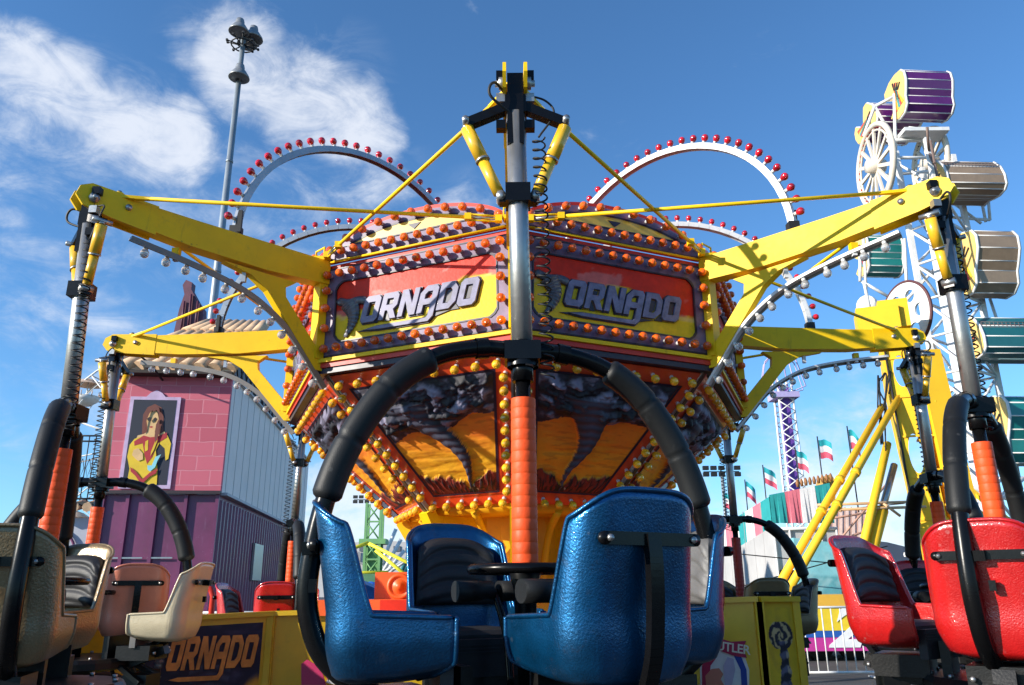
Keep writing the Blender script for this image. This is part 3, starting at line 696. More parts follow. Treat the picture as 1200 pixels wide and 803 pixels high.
    if hoop:
        prof=[(.02,1.03),(.2,1.03),(.40,.98),(.58,.86),(.72,.68),(.82,.48),(.885,.25),(.92,0),(.90,-.17),(.82,-.32),(.62,-.45),(.3,-.52)]
        for s_ in(-1,1):
            sp=spline([c+hx*x*s_+Vector((0,0,z)) for x,z in prof],8); m=MB(); m.tube(sp,.042,12); m.lathe([(.05,-.03),(.05,.03)],sp[8],(sp[9]-sp[7]),n=10)
            hp=m.build('safety_hoop',BLK,root)
            seg=spline([c+hx*x*s_+Vector((0,0,z)) for x,z in prof],16); seg=seg[16*2+2:16*5+13]; n_=len(seg)
            m=MB(); rr=[pr-(.03 if i in(0,n_-1) else 0)-(.008 if i in(1,n_-2) else 0) for i in range(n_)]
            for q in (n_//3,2*n_//3): rr[q]=pr-.006
            m.tube(seg,rr,16); m.build('hoop_padding',PAD,hp)
    if base:
        c0=c; c=c+Vector((0,0,SDZ)); m=MB(); m.lathe([(0,-.42),(.50,-.42),(.52,-.45),(.52,-.50),(.42,-.52),(.16,-.56),(.14,-.85),(.22,-.9),(0,-.9)],c,n=24,sm=False)
        for az,_r in [q_[:2] for q_ in seats]:
            dr=Vector((math.cos(R(az)),math.sin(R(az)),0)); sv=Vector((-dr.y,dr.x,0)); Mx=Matrix.Rotation(R(az-90),3,'Z')
            m.box(c+dr*.60+Vector((0,0,-.38)),(.34,.30,.12),Mx); m.box(c+dr*.36+Vector((0,0,-.35)),(.36,.05,.22),Mx)
            m.bar(c+dr*.45+Vector((0,0,-.50)),c+dr*.82+Vector((0,0,-.36)),.10,.07)
            for s_ in (-1,1): m.bar(c+dr*.42+sv*.12*s_+Vector((0,0,-.45)),c+dr*.70+sv*.18*s_+Vector((0,0,-.62)),.04,.04)
            for s_ in (-1,1): m.lathe([(0,0),(.014,0),(.014,.02),(0,.02)],c+dr*.77+sv*.14*s_+Vector((0,0,-.38)),dr,n=7,mi=1)
            m.box(c+dr*.62+Vector((0,0,-.66)),(.26,.22,.2),Mx)
            m.tube(spline([c+dr*.40+sv*.2+Vector((0,0,-.48)),c+dr*.5+sv*.25+Vector((0,0,-.75)),c+dr*.45+sv*.22+Vector((0,0,-1.0))],5),.018,8)
        for q in range(12):
            th=q*PI/6+.2; m.lathe([(0,0),(.015,0),(.015,.018),(0,.02)],c+Vector((.47*math.cos(th),.47*math.sin(th),-.42)),n=7,mi=1)
        m.build('pod_base',[mat('black_chassis_paint',(.008,.008,.008),.35,spec=.3,var=.3,bump=.1,bscale=80),STEEL],root)
    if base: c=c0
    # seats
    for idx,sd_ in enumerate(seats):
        az,rad=sd_[:2]; fc_=sd_[2] if len(sd_)>2 else az
        Mx=Matrix.Translation(c+Vector((math.cos(R(az))*rad,math.sin(R(az))*rad,SDZ)))@Matrix.Rotation(R(fc_-90),4,'Z')
        sh=shell[idx] if isinstance(shell,list) else shell
        b,rims,rows=seat_mesh(); xf(b,Mx)
        so=b.build('seat',sh,root); md=so.modifiers.new('th','SOLIDIFY'); md.thickness=.022; md.offset=-1
        r_=MB(); path=[]
        for seg in rims: path+= [Mx@p for p in seg]
        cl=[path[0]]
        for p in path[1:]:
            if (p-cl[-1]).length>.004: cl.append(p)
        r_.tube(cl,.0095,8); r_.build('seat_rim',sh,so)
        cu=cush[idx] if isinstance(cush,list) else cush
        q=cushion_mesh(); xf(q,Mx); q.build('back_cushion',cu,so)
        q=MB(); q.lathe([(0,.03),(.13,.03),(.17,.02),(.19,0),(.19,-.06),(0,-.06)],(0,0,0),n=4,sm=False)
        q.v=[Matrix.Rotation(PI/4,3,'Z')@p for p in q.v]; q.v=[Vector((p.x*1.35,p.y*1.15-.05,p.z-.16)) for p in q.v]
        q.box((0,-.25,-.255),(.36,.05,.16))
        for z in (-.2,-.215,-.23): q.box((0,-.277,z),(.36,.006,.006))
        xf(q,Mx); q.build('seat_pad',SADDLE if cu is not SADW else SADG,so)
        # bracket on the back of the shell
        q=MB(); q.bar((-.20,.262,.205),(.20,.262,.205),.02,.045)
        for s_ in(-1,1): q.lathe([(0,0),(.014,0),(.012,.012),(0,.016)],(.185*s_,.27,.205),(0,1,0),n=8,mi=1); q.lathe([(.0226,-.01),(.0226,.01),(0,.0101)],(.20*s_,.262,.205),(0,1,0),n=10)
        onh=hoop and min(abs((az-phi)%180),180-abs((az-phi)%180))<20
        if not onh:
            sp=spline([(0,.268,.222),(0,.272,.1),(0,.262,-.05),(0,.235,-.2),(0,.16,-.33),(0,.0,-.44)],6)
            for i in range(len(sp)-1): q.bar(sp[i],sp[i+1],.058,.03,up=(0,1,.01))
        else: q.bar((0,.25,.205),(0,.31,.20),.05,.05); q.box((-.03,.26,.06),(.03,.03,.05))
        xf(q,Mx); q.build('seat_bracket',[BLK,STEEL],so)
    # lap bars with foam rolls
    for az,rad in [q_[:2] for q_ in seats if len(q_)==2]:
        Mx=Matrix.Translation(c)@Matrix.Rotation(R(az-90),4,'Z')
        q=MB(); y=.30; q.tube([(-.20,y,-.055),(-.02,y,-.055)],.047,14,mi=1); q.tube([(.02,y,-.055),(.20,y,-.055)],.047,14,mi=1)
        q.tube(spline([(0,y,-.055),(.0,y-.03,-.10),(.02,y-.08,-.25),(.02,y-.12,-.45)],6),.018,8)
        xf(q,Mx); q.build('lap_bar',[BLK,PAD],root)
    return root
mk_pod('ride_pod','metallic blue four seat pod with black foam padded hoop, nearest and at the middle',(.05,3.58),0,16,[(-60,.60),(118,.60),(25,.70),(208,.66,192)],BLUE,[SADDLE,SADDLE,SADG,SADDLE],rt=0,pr=.064)
mk_pod('ride_pod','glossy red four seat pod in the right foreground with an orange sleeved pole',(2.84,4.74),0,49,[(233,.62),(146,.62,124),(56,.62),(-34,.62)],REDS,SADDLE,rt=45,pr=.058)
mk_pod('ride_pod','large bronze brown pod cut off by the left edge of the photo',(-2.72,4.72),0,114,[(-74,.62),(113,.62,78),(176,.62),(-150,.62)],TAN,SADDLE,rt=-45,pr=.058)
mk_pod('ride_pod','cream and salmon seated pod in front of the purple container',(-3.9,7.5),0,4,[(50,.46,-62),(-3,.84,0),(140,.62),(-150,.62)],[SALM,CREAM,CREAM,CREAM],[SADW,SADW,SADW,SADDLE],rt=-90)
mk_pod('ride_pod','pod behind the red foreground pod, under the arm ending by the yellow drive tower',(4.02,7.6),0,82,[(-10,.62),(172,.62),(82,.62),(262,.62)],REDS,SADDLE,rt=90)
mk_pod('ride_pod','far right pod with brown seats and black cushions behind the yellow ride housing',(2.86,10.42),0,8,[(8,.7),(98,.62),(188,.62),(-82,.62)],TAN,SADDLE,rt=135,sleeve=mat('dark_red_sleeve',(.42,.02,.012),.4))
mk_pod('ride_pod','small far pod with a red seat seen between the container and the blue pod',(-2.84,10.42),0,112,[(-84,.58),(176,.62),(96,.62),(4,.62)],REDS,SADDLE,rt=-135)
# ================================================================ BACKGROUND
def slab(mb,pxs,Y,th,mi=0):
    Ys=Y if isinstance(Y,(list,tuple)) else [Y]*len(pxs)
    P=[at(x,y,Yy) for (x,y),Yy in zip(pxs,Ys)]
    mb.prism(P,Vector((0,th,0)),mi)
def thing(name,label,cat,loc,group=None,kind=None):
    return tag(empty(name,loc),label,cat,group,kind)
def brickmat(name,c1,c2,mort,ux,sc=1,bw=.62,bh=.31,off=.5,bumpd=.02,ms=.012):
    m=mat(name,c1,.7,var=.2); nt=m.node_tree; L=nt.links.new; p=nt.nodes['Principled BSDF']
    tc=nt.nodes.new('ShaderNodeTexCoord'); dp=nt.nodes.new('ShaderNodeVectorMath'); dp.operation='DOT_PRODUCT'; dp.inputs[1].default_value=ux; L(tc.outputs['Object'],dp.inputs[0])
    sp=nt.nodes.new('ShaderNodeSeparateXYZ'); L(tc.outputs['Object'],sp.inputs[0]); cb=nt.nodes.new('ShaderNodeCombineXYZ'); L(dp.outputs['Value'],cb.inputs[0]); L(sp.outputs[2],cb.inputs[1])
    nz=nt.nodes.new('ShaderNodeTexNoise'); nz.inputs['Scale'].default_value=3; L(cb.outputs[0],nz.inputs['Vector']); ad=nt.nodes.new('ShaderNodeVectorMath'); ad.operation='MULTIPLY_ADD'; ad.inputs[1].default_value=(.05,.05,0); L(nz.outputs['Color'],ad.inputs[0]); L(cb.outputs[0],ad.inputs[2])
    b=nt.nodes.new('ShaderNodeTexBrick'); b.inputs['Scale'].default_value=sc; b.inputs['Brick Width'].default_value=bw; b.inputs['Row Height'].default_value=bh; b.inputs['Mortar Size'].default_value=ms; b.offset=off
    b.inputs['Color1'].default_value=(*c1,1); b.inputs['Color2'].default_value=(*c2,1); b.inputs['Mortar'].default_value=(*mort,1); L(ad.outputs[0],b.inputs['Vector']); L(b.outputs['Color'],p.inputs['Base Color'])
    bp=nt.nodes.new('ShaderNodeBump'); bp.inputs['Distance'].default_value=bumpd; bp.inputs['Strength'].default_value=.8; bp.invert=True; L(b.outputs['Fac'],bp.inputs['Height']); L(bp.outputs[0],p.inputs['Normal']); return m
# --- container fun house on the left
sv=Vector((-.108,.994,0)).normalized(); fv=Vector((-.994,-.108,0)).normalized(); cr=Vector((-6.28,17,0))
zP=at(240,577,17).z; zT=at(258,442,17).z
fh=thing('funhouse','pink brick and purple container funhouse with a tiled roof edge and painted portrait','funhouse',cr+fv*1.2+sv*5)
WF=2.42; LF=12.2
PURP=mat('purple_container_paint',(.17,.03,.10),.45,var=.3,vscale=1.2,dirt=.3,coat=.1); streaks(PURP,.4,(.28,.16,.26,1),(3,3,.5))
m=MB(); m.prism([cr,cr+fv*WF,cr+fv*WF+sv*LF,cr+sv*LF],Vector((0,0,zP-.05)))
n_=int(LF/.30)
for i in range(n_): # corrugation
    p=cr+sv*(.1+.30*i)-fv*.0; m.prism([p,p+sv*.045-fv*.045,p+sv*.125-fv*.045,p+sv*.17],Vector((0,0,zP-.15)))
for x in (.02,.66,1.26,1.84,2.34): m.box(cr+fv*x-sv*.03+Vector((0,0,zP/2)),(.07,.07,zP-.1),Matrix.Rotation(math.atan2(fv.y,fv.x),3,'Z'))
m.build('container_wall',PURP,fh)
m=MB(); Rz=Matrix.Rotation(math.atan2(fv.y,fv.x),3,'Z')
m.box(cr+fv*1.9-sv*.05+Vector((0,0,2.2)),(1.0,.02,.03),Rz); m.box(cr+fv*1.05-sv*.05+Vector((0,0,2.2)),(.5,.02,.03),Rz)
m.tube([cr+fv*2.1-sv*.06+Vector((0,0,1.65)),cr+fv*1.75-sv*.06+Vector((0,0,1.65)),cr+fv*1.75-sv*.06+Vector((0,0,1.35)),cr+fv*2.1-sv*.06+Vector((0,0,1.35)),cr+fv*2.1-sv*.06+Vector((0,0,1.65))],.02,4)
m.build('door_bar',TRIM,fh)
m=MB(); m.box(cr+sv*4.2-fv*.07+Vector((0,0,2.25)),(.06,1.1,.9),Matrix.Rotation(R(6),3,'Z')); m.build('electrical_hatch',TRIM,fh)
PINK=brickmat('pink_painted_brick',(.60,.13,.18),(.47,.085,.125),(.62,.20,.25),fv)
m=MB(); o_=-sv*.06-fv*.03
m.prism([cr+o_+Vector((0,0,zP)),cr+fv*(WF+.06)+o_+Vector((0,0,zP)),cr+fv*(WF+.06)+o_+Vector((0,0,zT)),cr+o_+Vector((0,0,zT))],sv*.12)
m.build('brick_wall',PINK,fh)
GREYS=mat('blue_grey_board',(.80,.72,.66),.6,var=.10,vscale=.9,dirt=.1,bump=.1)
m=MB(); q=cr-fv*.02+sv*.07
m.prism([q+Vector((0,0,zP)),q+sv*LF+Vector((0,0,zP)),q+sv*LF+Vector((0,0,zT)),q+Vector((0,0,zT))],fv*.1)
for i in range(17):
    p=q+sv*(.3+.7*i)-fv*.004; m.box(p+Vector((0,0,(zP+zT)/2)),(.012,.014,zT-zP-.06),Rz,mi=1)
m.box(q+sv*LF/2+Vector((0,0,zT+.02)),(.16,LF,.04),Matrix.Rotation(R(6.2),3,'Z'),mi=1)
m.box(q+sv*LF/2-fv*.05+Vector((0,0,zP-.03)),(.16,LF,.06),Matrix.Rotation(R(6.2),3,'Z'),mi=1)
m.build('side_boarding',[GREYS,mat('board_seam',(.52,.51,.52),.6)],fh)
m=MB(); m.box(cr+fv*WF/2-sv*.10+Vector((0,0,zP-.02)),(WF+.1,.1,.07),Rz); m.build('wall_sill',mat('dark_trim',(.03,.015,.02),.5),fh)
# tiled roof
TILE=mat('terracotta_tile',(.68,.44,.26),.7,var=.3,vscale=2.5,bump=.3,bscale=25,dirt=.15)
back=1.55; rise=at(245,383,18.2).z-zT-.05; m=MB(); e0=cr-sv*.35-fv*.12+Vector((0,0,zT+.05)); nt_=9
up_=sv*back+fv*.0+Vector((0,0,rise))
m.prism([e0,e0+fv*(WF+.35),e0+fv*(WF-1.25)+up_,e0-fv*.28+up_],Vector((0,0,-.05)))
for i in range(nt_):
    a=e0+fv*(.10+(WF+.12)*i/(nt_-1)); tgt=e0+fv*(-.22+(WF-1.1)*i/(nt_-1))+up_
    for j in range(4):
        p=a+(tgt-a)*(j/4)+Vector((0,0,.03)); q=a+(tgt-a)*((j+1)/4+.03)+Vector((0,0,.03)); m.tube([p,q],[.155,.125],12)
m.build('tiled_roof',TILE,fh)
m=MB(); m.box(cr+fv*WF/2-sv*.2+Vector((0,0,zT-.01)),(WF+.2,.4,.07),Rz); m.build('eave_board',mat('dark_wood',(.03,.02,.015),.7),fh)
# lattice roof part behind
m=MB(); A=cr+sv*.6+Vector((0,0,zT+.05)); 
m.prism([A+fv*.25,A+fv*.25+sv*7.5,A+fv*.25+sv*7.5+Vector((0,0,.55)),A+fv*.25+sv*2+Vector((0,0,.95)),A+fv*.25+Vector((0,0,.35))],fv*.06,0)
for i in range(14):
    for s_ in(-1,1):
        p=A+fv*.05+sv*(.3+.5*i); m.tube([p,p+sv*.6*s_+Vector((0,0,.7))],.018,5,mi=1)
m.tube([A+fv*.05+Vector((0,0,.72)),A+fv*.05+sv*7.5+Vector((0,0,.72))],.03,6,mi=1)
m.build('folding_lattice',[mat('grey_roof_sheet',(.16,.17,.19),.6),RUB],fh)
# purple curled fin on the roof
m=MB(); slab(m,[(203,392),(210,362),(216,345),(214,334),(218,328),(225,331),(224,339),(231,352),(238,362),(238,392)],19.5,.25); 
for x in (212,220,228): m.tube([at(x,388,19.45),at(x+4,345+abs(x-220),19.45)],.03,5)
m.build('purple_roof_fin',mat('plum_paint',(.10,.02,.045),.5,var=.3),fh)
# lamp on a rod above the portrait
m=MB(); m.tube([cr+fv*1.9-sv*1.3+Vector((0,0,zT+.35)),cr+fv*1.45-sv*.9+Vector((0,0,zT+.0)),cr+fv*1.45-sv*.05+Vector((0,0,zT-.12))],.022,6); m.box(cr+fv*1.45-sv*.9+Vector((0,0,zT-.02)),(.16,.12,.12)); m.box(cr+fv*1.9-sv*1.3+Vector((0,0,zT+.38)),(.2,.2,.12)); m.build('wall_floodlight',RUB,fh)
# portrait
zb=at(180,570,17).z; zt_=at(180,472,17).z; ph_=zt_-zb; pw=.90
Fp=Frame(cr+fv*1.56+o_-sv*.012+Vector((0,0,zb)),-fv,Vector((0,0,1)))
m=MB(); m.prism([Fp.P(-pw/2-.08,-.08,0),Fp.P(pw/2+.08,-.08,0),Fp.P(pw/2+.08,ph_+.07,0),Fp.P(.2,ph_+.07,0),Fp.P(.12,ph_+.16,0),Fp.P(0,ph_+.22,0),Fp.P(-.12,ph_+.16,0),Fp.P(-.2,ph_+.07,0),Fp.P(-pw/2-.08,ph_+.07,0)],Fp.n*.02)
pf=m.build('portrait_frame',mat('lilac_frame_paint',(.55,.40,.58),.6,var=.2,vscale=6),fh)
def PC(n,c): return mat(n,c,.65,var=.15,vscale=5)
layers=[('portrait_ground',PC('portrait_navy',(.012,.016,.035)),[(0,0),(1,0),(1,1),(0,1)]),
('painted_hair',PC('portrait_brown',(.17,.045,.03)),[(.30,.56),(.27,.70),(.26,.82),(.34,.91),(.50,.95),(.66,.91),(.74,.80),(.76,.68),(.80,.58),(.68,.50),(.60,.55),(.56,.44),(.50,.52),(.44,.46),(.38,.56)]),
('painted_skin',PC('portrait_skin',(.72,.45,.20)),[(.36,.84),(.46,.89),(.58,.86),(.64,.76),(.60,.67),(.58,.62),(.62,.57),(.80,.62),(.88,.56),(.90,.48),(.70,.54),(.50,.50),(.30,.52),(.16,.50),(.20,.57),(.34,.59),(.42,.62),(.40,.66),(.36,.74)]),
('painted_dress',PC('portrait_gold',(.75,.50,.02)),[(.14,.53),(.30,.56),(.36,.50),(.50,.53),(.66,.53),(.88,.58),(.99,.48),(.97,.30),(.91,.28),(.86,.42),(.72,.48),(.66,.40),(.70,.30),(.76,.16),(.78,0),(.10,0),(.12,.18),(.03,.32),(.05,.46)]),
('painted_sleeve_trim',PC('portrait_red',(.42,.02,.03)),[(.14,.50),(.34,.57),(.50,.55),(.66,.56),(.86,.61),(.88,.55),(.68,.48),(.60,.32),(.50,.24),(.42,.34),(.34,.48),(.16,.45)]),
('painted_bodice',PC('portrait_gold',(0,0,0)),[(.40,.50),(.46,.52),(.48,.40),(.42,.38),(.40,.44)]),
('painted_bodice',PC('portrait_gold',(0,0,0)),[(.56,.38),(.62,.50),(.68,.52),(.62,.40),(.56,.33)]),
('painted_hand',PC('portrait_skin',(0,0,0)),[(.16,.40),(.26,.42),(.38,.36),(.40,.29),(.30,.27),(.22,.30),(.14,.34)]),
('painted_hem',PC('portrait_red',(0,0,0)),[(.14,.20),(.28,.15),(.44,.06),(.60,.14),(.76,.19),(.74,.13),(.60,.09),(.44,.0),(.28,.10),(.16,.15)]),
('painted_ruffle',PC('portrait_sky',(.25,.62,.70)),[(.52,.22),(.62,.22),(.68,.32),(.80,.35),(.74,.28),(.70,.20),(.60,.15),(.54,.17)]),
('painted_fringe',PC('portrait_brown',(0,0,0)),[(.33,.80),(.37,.90),(.50,.93),(.62,.90),(.68,.78),(.62,.84),(.56,.875),(.51,.85),(.47,.87),(.41,.83),(.37,.75),(.35,.62),(.30,.60)]),
('painted_lock',PC('portrait_brown',(0,0,0)),[(.60,.70),(.66,.78),(.70,.60),(.64,.48),(.60,.56)]),
('painted_eye',PC('portrait_black',(.02,.01,.01)),[(.375,.765),(.42,.79),(.475,.775),(.465,.745),(.41,.74)]),
('painted_eye',PC('portrait_black',(0,0,0)),[(.52,.765),(.565,.785),(.62,.765),(.60,.735),(.54,.735)]),
('painted_mouth',PC('portrait_red',(0,0,0)),[(.45,.67),(.50,.68),(.55,.67),(.50,.655)])]
for i,(nm,mt,pl) in enumerate(layers):
    pp=[((x-.5)*pw,y*ph_) for x,y in pl]
    me=poly_mesh([pp],.001); place_mesh(me,nm,mt,pf,Fp.M(0,0,.023+.0035*i))
# balcony at the left end
bo=cr+fv*(WF+.06)+sv*.2; m=MB(); z0=at(95,588,17).z; z1=at(95,512,17).z
for i in range(7): m.tube([bo+fv*(.14*i)+Vector((0,0,z0)),bo+fv*(.14*i)+Vector((0,0,z1))],.012,5)
for z in (z0+.05,z1-.12,z1): m.tube([bo+Vector((0,0,z)),bo+fv*.9+Vector((0,0,z))],.02,5)
for i in range(6):
    c=bo+fv*(.07+.14*i)+Vector((0,0,(z0+z1)/2)); m.tube([c+Vector((0,0,.2)),c+fv*.05,c-Vector((0,0,.2)),c-fv*.05,c+Vector((0,0,.2))],.008,4)
m.build('balcony_railing',RUB,fh)
m=MB(); m.prism([bo+Vector((0,0,.3)),bo+fv*1.15+Vector((0,0,.3)),bo+fv*1.15+Vector((0,0,z0-.35)),bo+Vector((0,0,z0-.35))],sv*.3,0)
m.prism([bo-sv*.3+Vector((0,0,z0-.12)),bo-sv*.3+fv*1.2+Vector((0,0,z0-.12)),bo+sv*.9+fv*1.2+Vector((0,0,z0)),bo+sv*.9+Vector((0,0,z0))],Vector((0,0,.08)),1)
for i in range(5): p=bo-sv*.34+fv*(.12+.26*i)+Vector((0,0,z0-.16)); m.tube([p,p+sv*.5+Vector((0,0,.12))],.1,8,mi=2)
m.tube(spline([bo-sv*.05+fv*.35+Vector((0,0,1)),bo-sv*.05+fv*.35+Vector((0,0,z0-1.0)),bo-sv*.05+fv*.8+Vector((0,0,z0-.55)),bo-sv*.05+fv*1.1+Vector((0,0,z0-1.0)),bo-sv*.05+fv*1.1+Vector((0,0,1))],6),.03,6,mi=3)
m.tube([bo-sv*.06+fv*.3+Vector((0,0,1.2)),bo-sv*.06+fv*1.2+Vector((0,0,z0-1.1))],.03,6,mi=3)
m.build('balcony_base',[mat('pale_grey_panel',(.42,.44,.50),.6,var=.1),RUB,TILE,PURP],fh)
# --- light mast
lb=at(262,200,30); lb=Vector((lb.x,30,0)); ztop=at(285,45,30).z; 
xt=at(285,48,30).x; lb.x=xt
lm=thing('light_mast','tall galvanised floodlight mast with bell lamps rising behind the tiled roof','light mast',lb)
GALV=mat('galvanised_steel',(.30,.34,.37),.45,.5,var=.15,vscale=1)
m=MB(); m.tube([lb,lb+Vector((0,0,ztop*.4)),lb+Vector((0,0,ztop))],[.21,.17,.11],12); m.tube([lb+Vector((0,0,ztop*.55)),lb+Vector((0,0,ztop*.55+.1))],.175,12); m.tube([lb+Vector((0,0,ztop*.75)),lb+Vector((0,0,ztop*.75+.1))],.155,12)
m.build('mast_pole',GALV,lm)
m=MB(); T=lb+Vector((0,0,ztop-.4))
for i in range(10):
    th=i*2*PI/10; m.tube([T,T+Vector((.7*math.cos(th),.7*math.sin(th),.1*(i%3)))],.03,5); m.box(T+Vector((.7*math.cos(th),.7*math.sin(th),.1*(i%3))),(.09,.09,.09))
m.tube([T+Vector((.5*math.cos(q*PI/8),.5*math.sin(q*PI/8),.02)) for q in range(16)],.035,5,closed=True)
m.build('lamp_bracket',RUB,lm)
for dx,dy,dz in ((-.12,-.3,.55),(.35,.2,.55),(0,.5,.5),(.1,-.25,-1.85)):
    m=MB(); o=T+Vector((dx,dy,dz)); m.lathe([(0,.62),(.17,.62),(.2,.5),(.2,.36),(.27,.3),(.44,.02),(.46,-.06),(.42,-.07),(.35,.0),(0,.05)],o+Vector((0,0,.0)),n=18); m.build('bell_lamp',mat('lamp_grey',(.28,.29,.30),.4,.4,var=.2),lm)
# --- far ferris wheel
fc=at(168,520,45); fw=thing('ferris_wheel','white ferris wheel partly hidden behind the pink funhouse with one gondola in view','ferris wheel',(fc.x,45,0))
m=MB(); Rw=5.5
for y in (0,1.2):
    m.tube([fc+Vector((Rw*math.cos(q*PI/24),y,Rw*math.sin(q*PI/24))) for q in range(48)],.06,5,closed=True)
    m.tube([fc+Vector((Rw*.86*math.cos(q*PI/24),y,Rw*.86*math.sin(q*PI/24))) for q in range(48)],.03,4,closed=True)
    for q in range(12): th=q*PI/6+.2; m.tube([fc+Vector((0,y,0)),fc+Vector((Rw*math.cos(th),y,Rw*math.sin(th)))],.04,4)
for q in range(12): th=q*PI/6+.2; p=fc+Vector((Rw*math.cos(th),0,Rw*math.sin(th))); m.tube([p,p+Vector((0,1.2,0))],.04,4)
m.build('wheel_frame',WTRIM,fw)
m=MB(); 
for s_ in(-1,1):
    for y in(-.4,1.6): m.tube([fc+Vector((0,y,0)),Vector((fc.x+3*s_,45+y*2,0))],.12,6)
m.build('wheel_support',WTRIM,fw)
for q in range(12):
    th=q*PI/6+.02+PI/6*.55; p=fc+Vector((Rw*math.cos(th),.6,Rw*math.sin(th)))
    if th>PI*1.05 and th<PI*1.95: pass
    m=MB(); m.lathe([(0,-1.3),(.3,-1.3),(.7,-1.0),(.75,-.75),(.7,-.75),(.6,-.95),(0,-1.1)],p,n=14); m.lathe([(.9,-.05),(.5,.22),(.1,.36),(0,.37)],p,n=14,mi=1); m.tube([p+Vector((0,0,.3)),p-Vector((0,0,1.2))],.04,5)
    for j in range(8): m.tube([p+Vector((.72*math.cos(j*.8),.72*math.sin(j*.8),-.8)),p+Vector((.74*math.cos(j*.8),.74*math.sin(j*.8),-.5))],.03,4,mi=1)
    m.build('gondola',[mat('gondola_white',(.65,.62,.58),.5),mat('gondola_peach',(.6,.42,.30),.6)],fw)
# --- yellow ride housing panels (left run)
def wall_panel(name,pxa,Ya,pxb,Yb,mats,art=None,th=.05,frame=True):
    A=at(pxa[0],pxa[1],Ya);B=at(pxb[0],pxb[1],Yb); F=Frame(Vector((A.x,A.y,0)),Vector((B.x-A.x,B.y-A.y,0)),Vector((0,0,1)))
    L_=(Vector((B.x,B.y,0))-Vector((A.x,A.y,0))).length; za,zb_=A.z,B.z
    m=MB(); m.prism([F.P(0,0,-th),F.P(L_,0,-th),F.P(L_,zb_-.002,-th),F.P(0,za-.002,-th)],F.n*th)
    return F,L_,za,zb_,m
YP=mat('housing_yellow',(.80,.52,.02),.4,var=.15,vscale=1.5,dirt=.2,coat=.2)
hs=thing('ride_housing','run of yellow housing panels left of the blue pod carrying the TORNADO banner','ride housing',(-3.5,8.9,0))
def edge(mb,F,L_,za,zb_,mi=0):
    mb.bar(F.P(-.02,za,0),F.P(L_+.02,zb_,0),.12,.05,mi=mi)
    for u,z in((0,za),(L_,zb_)): mb.bar(F.P(u,0,.0),F.P(u,z,.0),.07,.07,mi=mi)
F,L_,za,zb_,m=wall_panel('p',(55,729),7.95,(163,727),8.55,None); edge(m,F,L_,za,zb_); m.build('end_panel',YP,hs)
sw=MB()
for i in range(7):
    r0=.16+.055*i; c=(.55,.62-.06*i)
    sw.tube(spline([F.P(c[0]+r0*1.5*math.cos(t_),c[1]+r0*.8*math.sin(t_)-.02*i,.012) for t_ in [x*.35-1.3+i*.3 for x in range(10)]],3),[.03]*27+[.01],6,mi=i%3==2)
sw.v=[p-F.n*((p-F.P(0,0,.006)).dot(F.n)*.7) for p in sw.v]
sw.build('swirl_painting',[mat('swirl_black',(.03,.02,.03),.5),mat('swirl_pink',(.6,.2,.3),.5)],hs)
F,L_,za,zb_,m=wall_panel('p',(163,727),8.6,(318,719),9.25,None); edge(m,F,L_,za,zb_); bp=m.build('banner_panel',YP,hs)
def cfb(s,t,u,v):
    e=.42+.10*fn(s*3,2)+.10*(s-.5)**2*4
    c=mix((.72,.20,.04),(.80,.42,.03),sst(.05,.3,t+.3*(s)))
    c=mix(c,(.014,.016,.045),sst(e-.08,e+.03,t)); c=mix(c,(.05,.05,.11),max(0,fn(s*6,t*10,3))*.9*sst(e-.1,e,t))
    w=.11+.12*t; d=abs(s-.56)
    if t<e+.2 and d<w: c=mix((.02,.022,.05),(.06,.07,.13),.5+.5*math.sin(t*70+d*20))
    return c
g_=MB(); art_grid(g_,F,[(.10,.05),(L_-.08,.05),(L_-.08,zb_-.09),(.10,za-.09)],90,60,cfb,.004); g_.build('banner_painting',ARTM,bp,fix=False)
sx=(L_-.40)/7.1; tornado_word(F,.30,za-.50,.008,sx,.27,bp,LETO,DKP,off=.008)
F,L_,za,zb_,m=wall_panel('p',(320,719),9.27,(520,713),9.6,None); edge(m,F,L_,za,zb_); m.build('plain_panel',YP,hs)
# butterfly like painted badge piece at the bottom
m=MB(); 
for (pts,mi) in (([(353,803),(353,778),(360,773),(368,778),(378,790),(382,803)],0),([(368,778),(371,760),(380,772),(386,800),(380,790)],0),([(382,800),(388,788),(394,803)],1)):
    slab(m,pts,9.1,.02,mi)
m.build('painted_badge_edge',[mat('badge_magenta',(.5,.03,.12),.4),mat('badge_white',(.75,.73,.7),.4)],hs)
